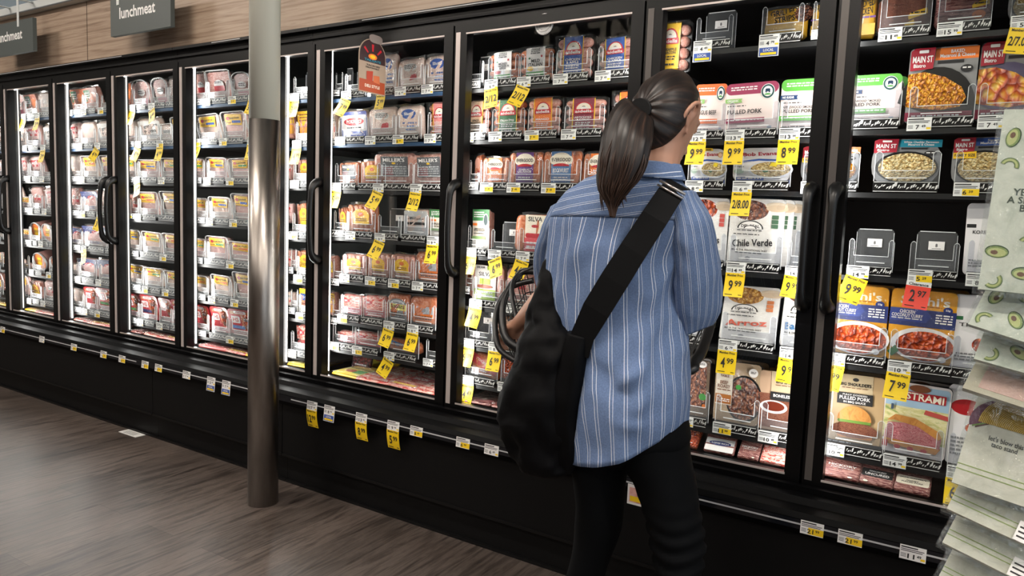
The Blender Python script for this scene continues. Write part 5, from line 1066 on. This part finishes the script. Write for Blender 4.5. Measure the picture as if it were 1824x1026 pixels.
low = [base_c + (p-base_c)*.72 + Vector((0, .0, -.24)) for p in R0]
for k in (.25, .5, .75, 1.0): b.tube([p.lerp(q_, k)-KL for p, q_ in zip(R0, low)], .0022, PLB, 5)
for p, q_ in zip(R0[::1], low): b.tube([p-KL, q_-KL, base_c+Vector((0, 0, -.24))-KL], .002, PLB, 5)
b.build('wire_body', t)
# ------------------------------------------------------------------ the woman
def stripe_mat():
    mt, nt, b, o = nodes('striped shirt cloth'); uv = N(nt, 'ShaderNodeUVMap'); sx = N(nt, 'ShaderNodeSeparateXYZ'); nt.links.new(uv.outputs[0], sx.inputs[0])
    fr = N(nt, 'ShaderNodeMath', operation='FRACT'); nt.links.new(sx.outputs[0], fr.inputs[0])
    r = ramp(nt, [(0, '#65799c'), (.36, '#dfe5ec'), (.40, '#65799c'), (.58, '#d0d9e4'), (.615, '#65799c')], 'CONSTANT'); nt.links.new(fr.outputs[0], r.inputs[0])
    nz = N(nt, 'ShaderNodeTexNoise', Scale=260.0, Detail=2.0); tc = N(nt, 'ShaderNodeTexCoord'); nt.links.new(tc.outputs['Object'], nz.inputs[0])
    mx = N(nt, 'ShaderNodeMix', data_type='RGBA', blend_type='OVERLAY'); mx.inputs[0].default_value = .35; nt.links.new(r.outputs[0], mx.inputs[6]); nt.links.new(nz.outputs[0], mx.inputs[7])
    nt.links.new(mx.outputs[2], b.inputs[0]); b.inputs['Roughness'].default_value = .85; b.inputs['Specular IOR Level'].default_value = .2
    n2 = N(nt, 'ShaderNodeTexNoise', Scale=11.0, Detail=5.0, Distortion=1.6); m2 = N(nt, 'ShaderNodeMapping'); m2.inputs['Rotation'].default_value = (0, .5, 0); m2.inputs['Scale'].default_value = (1.3, 1.0, .6); nt.links.new(tc.outputs['Object'], m2.inputs[0]); nt.links.new(m2.outputs[0], n2.inputs[0])
    bp = N(nt, 'ShaderNodeBump', Strength=1.0, Distance=.07); nt.links.new(n2.outputs[0], bp.inputs[0]); nt.links.new(bp.outputs[0], b.inputs['Normal'])
    return mt
SHIRT = stripe_mat()
def cloth(rings, name, parent, ufn, off, close=True, solid=.003):
    """closed lofted cloth with stripe coordinates ufn(ring index, point index, point)"""
    n = len(rings[0]); me = bpy.data.meshes.new(name)
    V = [p-off for r in rings for p in r]; Fc = []
    for i in range(len(rings)-1):
        for j in range(n if close else n-1): Fc.append((i*n+j, i*n+(j+1) % n, (i+1)*n+(j+1) % n, (i+1)*n+j))
    me.from_pydata([tuple(v) for v in V], [], Fc); me.materials.append(SHIRT); uv = me.uv_layers.new(name='UVMap')
    for p in me.polygons:
        p.use_smooth = True; i, j = divmod(p.index, n if close else n-1)
        for li, (a, c) in zip(p.loop_indices, ((i, j), (i, j+1), (i+1, j+1), (i+1, j))):
            uv.data[li].uv = (ufn(a, c, rings[a][c % n]), a/len(rings))
    o = put(name, me, parent); md = o.modifiers.new('Solidify', 'SOLIDIFY'); md.thickness = solid; md.offset = -1
    return o
PL = Vector((-.76, -.74, 0))
person = empty('person', PL, 'person in striped blue shirt and black leggings, back turned, hand raised to chin', 'person')
YC = -.75
# shirt body: rings from the hem up
def sring(l, r, yc, hd, tilt=0.0, pw=2.2): return ring_px(l, r, yc, hd, 72, tilt, pw)
keys = [sring((1030, 786), (1217, 752), -.76, .150, .0), sring((1028, 745), (1218, 735), -.76, .152), sring((1022, 690), (1219, 690), -.76, .148), sring((1008, 640), (1218, 640), -.757, .138), sring((996, 590), (1216, 592), -.755, .130), sring((986, 530), (1212, 535), -.755, .128), sring((982, 470), (1212, 478), -.758, .130), sring((984, 425), (1222, 430), -.762, .126), sring((993, 388), (1232, 395), -.765, .112, -.006), sring((1008, 358), (1236, 366), -.765, .096, -.010), sring((1036, 330), (1226, 344), -.762, .080, -.008), sring((1082, 308), (1208, 324), -.755, .064, 0), sring((1122, 296), (1200, 308), -.750, .055, .0)]
rings = dense(keys, 7)
# rounded shirt tail: lower the hem at the back and front
for i in range(8):
    k = (1-i/8)**1.5
    rings[i] = [p + Vector((0, 0, -(.052 if math.sin(2*PI*j/72) < 0 else .03)*k*abs(math.sin(2*PI*j/72))**1.3)) for j, p in enumerate(rings[i])]
rings = wrinkle(rings, .014, (6, 6, 3.4), 1.0)
def fold(p, a, c, w, amp):
    """a soft pulled crease from point a to c"""
    d = c-a; t_ = max(0, min(1, (p-a).dot(d)/d.length_squared)); q_ = a+d*t_; ds = (p-q_).length
    return amp*math.exp(-(ds/w)**2)*math.sin(PI*min(1, max(.05, t_)))
CR = [(at(1095, 380, -.88), at(1085, 560, -.89), .012, .010), (at(1062, 380, -.88), at(1060, 520, -.89), .012, -.006), (at(1200, 600, -.88), at(1090, 700, -.9), .018, .014), (at(1205, 660, -.88), at(1120, 745, -.9), .016, .012), (at(1050, 640, -.89), at(1120, 720, -.9), .02, -.010), (at(1195, 430, -.86), at(1130, 520, -.89), .014, .010), (at(1000, 470, -.84), at(1075, 430, -.88), .014, .009), (at(1010, 540, -.85), at(1060, 640, -.88), .016, .010), (at(1040, 720, -.88), at(1150, 770, -.9), .016, .012), (at(1200, 520, -.86), at(1110, 610, -.89), .015, .009)]
out = []
for r in rings:
    c = sum(r, Vector())/len(r); out.append([p + ((p-c).normalized() if (p-c).length > 1e-4 else Vector())*1.9*sum(fold(p, *q_) for q_ in CR) if p.y < c.y+.02 else p for p in r])
rings = out
iy = next(i for i in range(20, len(rings)) if sum(rings[i], Vector()).z/72 > 1.33)
U = lambda i, j, p: j*.40 + .25*math.sin(p.z*9)
shirt = cloth(rings[:iy+1], 'shirt', person, U, PL)
# yoke over the shoulders: its stripes run across the back
yk = [[p + (p-sum(r, Vector())/72).normalized()*.0025 for p in r] for r in rings[iy:]]
cloth(yk, 'yoke', shirt, lambda i, j, p: (p.z*46 - (p.x+.8)*8 + max(0, p.y+.75)*30), PL)
# collar stand folded over
cc = sum(rings[-1], Vector())/72
col = []
for k, (s, dz, dy) in enumerate(((1.05, -.008, 0), (1.0, .006, .004), (.98, .014, .008), (1.06, .016, .006), (1.20, .000, -.002), (1.34, -.022, -.006))): col.append([cc + Vector(((p.x-cc.x)*s, (p.y-cc.y)*s+dy, (p.z-cc.z)*.6+dz)) for p in rings[-1]])
cloth(dense(col, 3), 'collar', shirt, lambda i, j, p: i*.16+j*.02, PL)
def sleeve_px(stations, name, seed, tw=0.0):
    K = []
    for (l, r, yc, hd) in stations: K.append(ring_px(l, r, yc, hd, 44, 0.0, 2.0))
    R = wrinkle(dense(K, 8), .008, (9, 9, 5), seed)
    return cloth(R, name, shirt, lambda i, j, p: j*.42+tw, PL)
sleeve_px([((1188, 352), (1236, 340), -.765, .050), ((1196, 400), (1262, 392), -.755, .072), ((1202, 450), (1272, 445), -.735, .078), ((1204, 510), (1279, 505), -.71, .080), ((1208, 555), (1278, 548), -.69, .080), ((1222, 598), (1264, 580), -.665, .066)], 'sleeve', 4.0)
sleeve_px([((990, 370), (1034, 352), -.755, .050), ((974, 410), (1024, 405), -.735, .062), ((963, 450), (1014, 452), -.70, .066), ((962, 490), (1010, 500), -.665, .062), ((968, 520), (1006, 530), -.64, .05)], 'sleeve', 6.0)
# --- body: one continuous skin
SK = MB(); SKIN = mat('#b98a72', .5); 
def T(path, r, n=14): SK.tube(smooth_path([Vector(p) for p in path], 4), [x for x in smooth_r(r, 4)], SKIN, n)
def smooth_r(r, k): return [r[i]+(r[i+1]-r[i])*s/k for i in range(len(r)-1) for s in range(k)]+[r[-1]]
hip = Vector((-.755, -.745, .86)); 
SK.loft(dense([ring_px((1050, 800), (1200, 790), -.755, .10, 28), ring_px((1040, 700), (1210, 695), -.755, .105, 28), ring_px((1020, 590), (1205, 590), -.755, .09, 28), ring_px((1005, 480), (1205, 480), -.755, .09, 28), ring_px((1010, 400), (1220, 400), -.755, .085, 28), ring_px((1060, 345), (1215, 348), -.755, .065, 28), ring_px((1125, 318), (1200, 320), -.752, .045, 28)], 4), SKIN)
N0 = at(1168, 330, -.755); HC = at(1187, 212, -.705)
T([N0-Vector((0, 0, .06)), N0, at(1176, 285, -.735), at(1184, 245, -.71)], [.062, .052, .050, .054])
# head in its own frame: +y face, turned to the shelves on her right and bowed
HR = Matrix.Rotation(math.radians(-12), 3, 'Z') @ Matrix.Rotation(math.radians(-24), 3, 'X') @ Matrix.Rotation(math.radians(3), 3, 'Y')
def hp(x, y, z): return HC + HR @ Vector((x, y, z))
hr = []
for z, a, f, bk in ((-.122, .022, .078, -.030), (-.112, .036, .088, -.005), (-.090, .048, .092, .02), (-.060, .058, .092, .055), (-.030, .064, .090, .075), (0, .069, .090, .088), (.03, .071, .088, .093), (.06, .068, .080, .088), (.085, .058, .062, .072), (.105, .040, .038, .048), (.116, .012, .010, .015)):
    R = []
    for i in range(24):
        t_ = 2*PI*i/24; c, s = math.cos(t_), math.sin(t_); R.append(hp(a*c, (f if s > 0 else bk)*s*(1.0), z))
    hr.append(R)
SK.loft(hr, SKIN)
nose = [hp(0, .088, .012), hp(0, .100, -.012), hp(0, .114, -.032), hp(0, .096, -.042)]; SK.tube(nose, [.007, .010, .013, .009], SKIN, 8)
for s in (-1, 1): SK.ball(hp(s*.030, .078, .012), .014, .012, .011, SKIN, 8, 6); SK.tube([hp(s*.012, .092, .030), hp(s*.034, .084, .034), hp(s*.052, .066, .026)], [.006, .007, .004], SKIN, 6)
SK.tube([hp(-.022, .086, -.064), hp(0, .096, -.062), hp(.022, .086, -.064)], [.004, .008, .004], SKIN, 6); SK.tube([hp(-.018, .085, -.075), hp(0, .094, -.076), hp(.018, .085, -.075)], [.004, .008, .004], SKIN, 6)
for s in (-1, 1):
    P = [hp(s*(.075+.012*math.sin(a)), -.004-.022*math.cos(a)*.8-.010, .002+.034*math.sin(a-.2)) for a in [i*PI/7-.6 for i in range(11)]]
    SK.tube(P, [.005, .006, .0065, .007, .007, .007, .007, .007, .0065, .006, .005], SKIN, 8); SK.ball(hp(s*.070, -.006, -.010), .006, .014, .020, SKIN, 8, 6); SK.ball(hp(s*.070, .002, -.034), .006, .007, .009, SKIN, 8, 6)
# right arm: hanging upper arm, forearm raised so the fingers touch the chin
sh = at(1210, 390, -.755); el = at(1246, 575, -.665); wr = at(1216, 392, -.60); ch = hp(.0, .082, -.108)
T([sh+Vector((-.05, 0, .0)), sh, sh.lerp(el, .5), el], [.040, .042, .042, .038]); T([el, el.lerp(wr, .35), el.lerp(wr, .8), wr], [.041, .043, .030, .026])
pd = (ch-wr); pm = wr+pd.normalized()*.05; ax = pd.normalized(); sd = Vector((.6, .5, .25)).normalized()
T([wr, wr.lerp(pm, .5), pm], [.025, .032, .036])
for k in range(4):
    o_ = (k-1.5)*.019; L = (.062, .072, .068, .054)[k]; a = pm+sd*o_; kn = a+ax*.022
    T([a, kn, kn+(ax*.7+Vector((-.45, -.1, .2))).normalized()*L*.45, kn+(ax*.35+Vector((-.7, -.35, .1))).normalized()*L*.85], [.0098, .0095, .0085, .0072], 8)
T([wr+sd*-.02+ax*.02, pm+sd*-.040+Vector((-.01, -.01, .0)), pm+sd*-.046+ax*.03, pm+sd*-.040+ax*.055], [.012, .0115, .010, .0085], 8)
# left arm: forearm through the basket
sh2 = at(1006, 392, -.75); el2 = at(985, 520, -.64); wr2 = at(922, 580, -.49)
T([sh2+Vector((.05, 0, 0)), sh2, sh2.lerp(el2, .5), el2], [.045, .050, .044, .040]); T([el2, el2.lerp(wr2, .35), el2.lerp(wr2, .8), wr2], [.040, .040, .029, .025])
hx2 = (wr2-el2).normalized(); pm2 = wr2+hx2*.05; T([wr2, wr2.lerp(pm2, .5), pm2], [.025, .031, .035]); sd2 = hx2.cross(Vector((0, 0, 1))).normalized()
for k in range(4):
    a = pm2+sd2*(k-1.5)*.019+hx2*.015; L = (.066, .075, .070, .056)[k]
    T([a, a+hx2*L*.4, a+hx2*L*.62+Vector((0, 0, -.028)), a+hx2*L*.45+Vector((0, 0, -.052))], [.0098, .0093, .0083, .0072], 8)
T([wr2-sd2*.02, wr2-sd2*.042+hx2*.03, wr2-sd2*.045+hx2*.06], [.012, .0112, .0088], 8)
# legs and feet
def at_z(px, py, z): return at_floor(px, py, z)
LEG_L = [at(1078, 800, -.75), at(1070, 850, -.75), at(1072, 900, -.745), at(1068, 960, -.735), at(1050, 1010, -.735)]
LEG_R = [at(1160, 800, -.75), at(1172, 850, -.75), at(1192, 905, -.75), at(1209, 970, -.745), at(1212, 1020, -.75)]
for Lg, dx in ((LEG_L, -.02), (LEG_R, .02)):
    a = Lg[-1]; foot = Vector((a.x+dx, a.y+.0, .09)); T(Lg+[a.lerp(foot, .5), foot], [.060, .058, .048, .042, .038, .036, .034]); T([foot+Vector((0, -.03, -.04)), foot+Vector((0, .05, -.05)), foot+Vector((0, .14, -.062))], [.038, .036, .028])
src = SK.mesh('body_source'); ob = put('body_source', src)
md = ob.modifiers.new('Remesh', 'REMESH'); md.mode = 'VOXEL'; md.voxel_size = .0052; md.use_smooth_shade = True
ms = ob.modifiers.new('Smooth', 'SMOOTH'); ms.factor = .5; ms.iterations = 2
bpy.context.view_layer.update()
me = bpy.data.meshes.new_from_object(ob.evaluated_get(bpy.context.evaluated_depsgraph_get())); bpy.data.objects.remove(ob)
me.transform(Matrix.Translation(-PL))
if not me.materials: me.materials.append(SKIN)
body = put('body', me, person)
# leggings
LEGM = mat('#040507', .8, 0, .12)
def leg_rings(st, seed):
    K = [ring_px(l, r, yc, hd, 32, 0, 2.0) for l, r, yc, hd in st]; R = dense(K, 8); return R
b = MB()
Lr = leg_rings([((1034, 770), (1120, 770), -.752, .115), ((1028, 812), (1116, 820), -.75, .108), ((1030, 850), (1111, 850), -.748, .094), ((1034, 892), (1107, 890), -.745, .085), ((1030, 935), (1104, 940), -.738, .078), ((1025, 975), (1090, 982), -.735, .07), ((1012, 1024), (1075, 1026), -.74, .062)], 1)
Rr = leg_rings([((1112, 770), (1219, 762), -.752, .115), ((1114, 815), (1226, 818), -.75, .108), ((1133, 850), (1232, 848), -.75, .096), ((1149, 896), (1240, 893), -.75, .086), ((1159, 935), (1248, 935), -.748, .080), ((1166, 972), (1253, 975), -.745, .078), ((1172, 1024), (1248, 1024), -.752, .066)], 2)
for R, dx in ((Lr, -.02), (Rr, .02)):
    c = sum(R[-1], Vector())/32; f = Vector((c.x+dx, c.y+.0, .10)); out = []
    for k in (.3, .6, .85, 1.0): m_ = c.lerp(f, k); s = 1-.28*k; out.append([m_+(p-c)*s for p in R[-1]])
    R2 = R+out
    R2 = [[p+(p-sum(r, Vector())/32).normalized()*(.0055*math.sin(p.z*150+math.sin(p.x*40)*1.2)*math.exp(-((p.z-.50)/.10)**2)+.003*NZ.noise(p*14)) for p in r] for r in R2] if R is Rr else [[p+(p-sum(r, Vector())/32).normalized()*.003*NZ.noise(p*14) for p in r] for r in R2]
    b.loft([[p-PL for p in r] for r in R2][::-1], LEGM)
K = [ring_px((1036, 700), (1214, 696), -.757, .128, 40), ring_px((1032, 760), (1219, 752), -.755, .132, 40), ring_px((1034, 800), (1222, 796), -.752, .115, 40), ring_px((1070, 826), (1180, 826), -.75, .06, 40)]
b.loft([[p-PL for p in r] for r in dense(K, 6)][::-1], LEGM)
b.build('leggings', person)
for Lg, dx in ((LEG_L, -.02), (LEG_R, .02)):
    a = Lg[-1]; b = MB(); c = Vector((a.x+dx, a.y, 0))-PL; rs = []
    for z, kx, ky0, ky1 in ((0.0, .042, -.075, .185), (.02, .046, -.08, .19), (.05, .044, -.078, .17), (.085, .042, -.07, .09), (.115, .043, -.06, .055)):
        rs.append([(c.x+kx*math.cos(2*PI*i/20), c.y+(ky0+ky1)/2+(ky1-ky0)/2*math.sin(2*PI*i/20), z) for i in range(20)])
    b.loft(rs, mat('#121214', .5)); b.build('shoe', person)
# hair: smooth cap drawn back to a pony tail
def hair_mat():
    mt, nt, b_, o = nodes('dark brown hair'); uv = N(nt, 'ShaderNodeUVMap'); mp = N(nt, 'ShaderNodeMapping'); mp.inputs['Scale'].default_value = (70, 1.6, 1); nt.links.new(uv.outputs[0], mp.inputs[0])
    nz = N(nt, 'ShaderNodeTexNoise', Scale=1.0, Detail=5.0, Roughness=.7); nt.links.new(mp.outputs[0], nz.inputs[0])
    r = ramp(nt, [(.32, '#0a0605'), (.50, '#19100c'), (.62, '#33231b'), (.78, '#5d4536')]); nt.links.new(nz.outputs[0], r.inputs[0]); nt.links.new(r.outputs[0], b_.inputs[0])
    b_.inputs['Roughness'].default_value = .42; b_.inputs['Specular IOR Level'].default_value = .45
    bp = N(nt, 'ShaderNodeBump', Strength=.7, Distance=.004); nt.links.new(nz.outputs[0], bp.inputs[0]); nt.links.new(bp.outputs[0], b_.inputs['Normal'])
    return mt
HAIR = hair_mat()
def uvloft(rings, name, parent, m_, off):
    n = len(rings[0]); me = bpy.data.meshes.new(name); Fc = [(i*n+j, i*n+(j+1) % n, (i+1)*n+(j+1) % n, (i+1)*n+j) for i in range(len(rings)-1) for j in range(n)]
    me.from_pydata([tuple(p-off) for r in rings for p in r], [], Fc); me.materials.append(m_); uv = me.uv_layers.new(name='UVMap')
    for p in me.polygons:
        p.use_smooth = True; i, j = divmod(p.index, n)
        for li, (a, c) in zip(p.loop_indices, ((i, j), (i, j+1), (i+1, j+1), (i+1, j))): uv.data[li].uv = (c/n, a/len(rings))
    return put(name, me, parent)
# cap: rings about the axis from the tie (back of the crown) to the hairline
TIE = at(1142, 190, -.81)
ti = HR.transposed() @ (TIE-HC)
ta = ti.normalized(); e1 = ta.orthogonal().normalized()
e1 = (Vector((0, 0, 1)) - ta*ta.z).normalized(); e2 = ta.cross(e1)
def skull(d, grow=.010):
    """surface of the head, grown, along direction d (head frame)"""
    a, c = .072+grow, .114+grow; f = .090+grow*.7 if d.y > 0 else .093+grow
    return d*(1/math.sqrt((d.x/a)**2+(d.y/f)**2+(d.z/c)**2))
ed = Vector((.071, -.012, -.006)).normalized(); EAN = math.acos(ed.dot(ta)); EAZ = math.atan2(ed.dot(e2), ed.dot(e1)) % (2*PI)
cap = []
NH = 56
for k in range(15):
    R = []
    for j in range(NH):
        t_ = 2*PI*j/NH; lim = 1.05
        # how far forward the hairline reaches in each direction: far over the top, short at the nape and ears
        up = math.cos(t_)
        lim = 1.46+.95*max(0, up) - .42*max(0, -up)
        da = abs((t_-EAZ+PI) % (2*PI)-PI)
        if da < .42: lim = min(lim, EAN-.17*math.cos(da/.42*PI/2)+.16)
        ang = .10+(lim-.10)*k/14
        d = ta*math.cos(ang) + (e1*math.cos(t_)+e2*math.sin(t_))*math.sin(ang)
        g = .013*(1-(k/14)**4)+.001 + .0018*math.sin(j*5.0+k*.2)*(k < 13)
        R.append(HC + HR @ skull(d, g))
    cap.append(R)
hair = uvloft(cap, 'hair', person, HAIR, PL)
# pony tail
def pr_(l, r, y, hd): return ring_px(l, r, y, hd, 40, 0, 2.0)
pk = [pr_((1128, 182), (1158, 206), -.812, .014), pr_((1112, 176), (1162, 214), -.835, .022), pr_((1092, 196), (1162, 232), -.862, .032), pr_((1078, 234), (1160, 254), -.885, .036), pr_((1071, 275), (1152, 288), -.90, .034), pr_((1066, 312), (1136, 320), -.908, .028), pr_((1068, 338), (1118, 342), -.912, .020), pr_((1078, 358), (1104, 360), -.914, .010), pr_((1088, 372), (1094, 373), -.915, .003)]
R = dense(pk, 6); R = [[p+(p-sum(r, Vector())/40).normalized()*(.0028*math.sin(j*3.9)+.002*math.sin(j*7.3+i*.12)) for j, p in enumerate(r)] for i, r in enumerate(R)]
pony = uvloft(R, 'ponytail', hair, HAIR, PL)
hm = mat('#38261c', .45); rh = random.Random(3); b = MB()
for s in range(110):
    u0 = rh.random(); ph = rh.uniform(0, 2*PI); end = rh.uniform(.72, 1.0); P = []
    for k in range(3, 9):
        kk = min(k, len(pk)-1); r = pk[kk]; c = sum(r, Vector())/40; p = r[int(ph/(2*PI)*40) % 40]; fr = (k-3)/5
        P.append(c.lerp(p, .80 if k == 3 else .98 if k < 7 else .75) + Vector((rh.uniform(-.004, .004), rh.uniform(-.003, .003), -.02*end*max(0, fr-.75)*4)) - PL)
    b.tube(smooth_path(P[:rh.choice((5, 6, 6))], 4), [.0016]*20+[.0004] if False else .0014, hm, 4, caps=False)
for s in range(26):   # loose tips
    px = rh.uniform(1068, 1112); p0 = at(px, rh.uniform(325, 350), -.912); p1 = at(px+rh.uniform(-4, 8), rh.uniform(352, 376), -.916); b.tube([p0-PL, (p0.lerp(p1, .5)+Vector((rh.uniform(-.003, .003), 0, 0)))-PL, p1-PL], [.003, .0022, .0006], hm, 5)
b.build('loose_strands', hair)
b = MB(); c0_ = sum(pk[0], Vector())/40-PL; c1_ = sum(pk[1], Vector())/40-PL; b.tube([c0_, c0_.lerp(c1_, .55)], .026, mat('#0a0a0b', .6), 16); b.build('hair_tie', hair)
# ------------------------------------------------------------------ light
w = bpy.data.worlds.new('store light'); S.world = w; w.use_nodes = True
w.node_tree.nodes['Background'].inputs[0].default_value = (0.85, 0.93, 1.0, 1); w.node_tree.nodes['Background'].inputs[1].default_value = 0.4
PANEL = glow('#fff4e8', 30.0, 'ceiling lamp')
for i, (x, y) in enumerate([(-6.2, -1.9), (-3.6, -1.9), (-1.0, -1.9), (1.6, -1.9), (-6.2, -4.4), (-3.6, -4.4), (-1.0, -4.4), (1.6, -4.4)]):
    t = empty('ceiling_light', (x, y, 3.5), 'long ceiling lamp over the aisle, out of view overhead', 'ceiling light', 'ceiling lamps')
    b = MB(); b.box(-0.62, 0.62, -0.09, 0.09, -0.05, 0, mat('#d0d0d0', 0.5)); b.build('housing', t)
    b = MB(); b.box(-0.6, 0.6, -0.08, 0.08, -0.06, -0.05, PANEL); b.build('diffuser', t)
S.view_settings.view_transform = 'Standard'; S.view_settings.look = 'None'
S.view_settings.gamma = 1.0; S.view_settings.use_curve_mapping = False
S.view_settings.exposure = 1.4
c = S.cycles
c.max_bounces = 8; c.diffuse_bounces = 3; c.glossy_bounces = 3; c.transmission_bounces = 4; c.transparent_max_bounces = 24
c.caustics_reflective = False; c.caustics_refractive = False; c.sample_clamp_indirect = 6.0
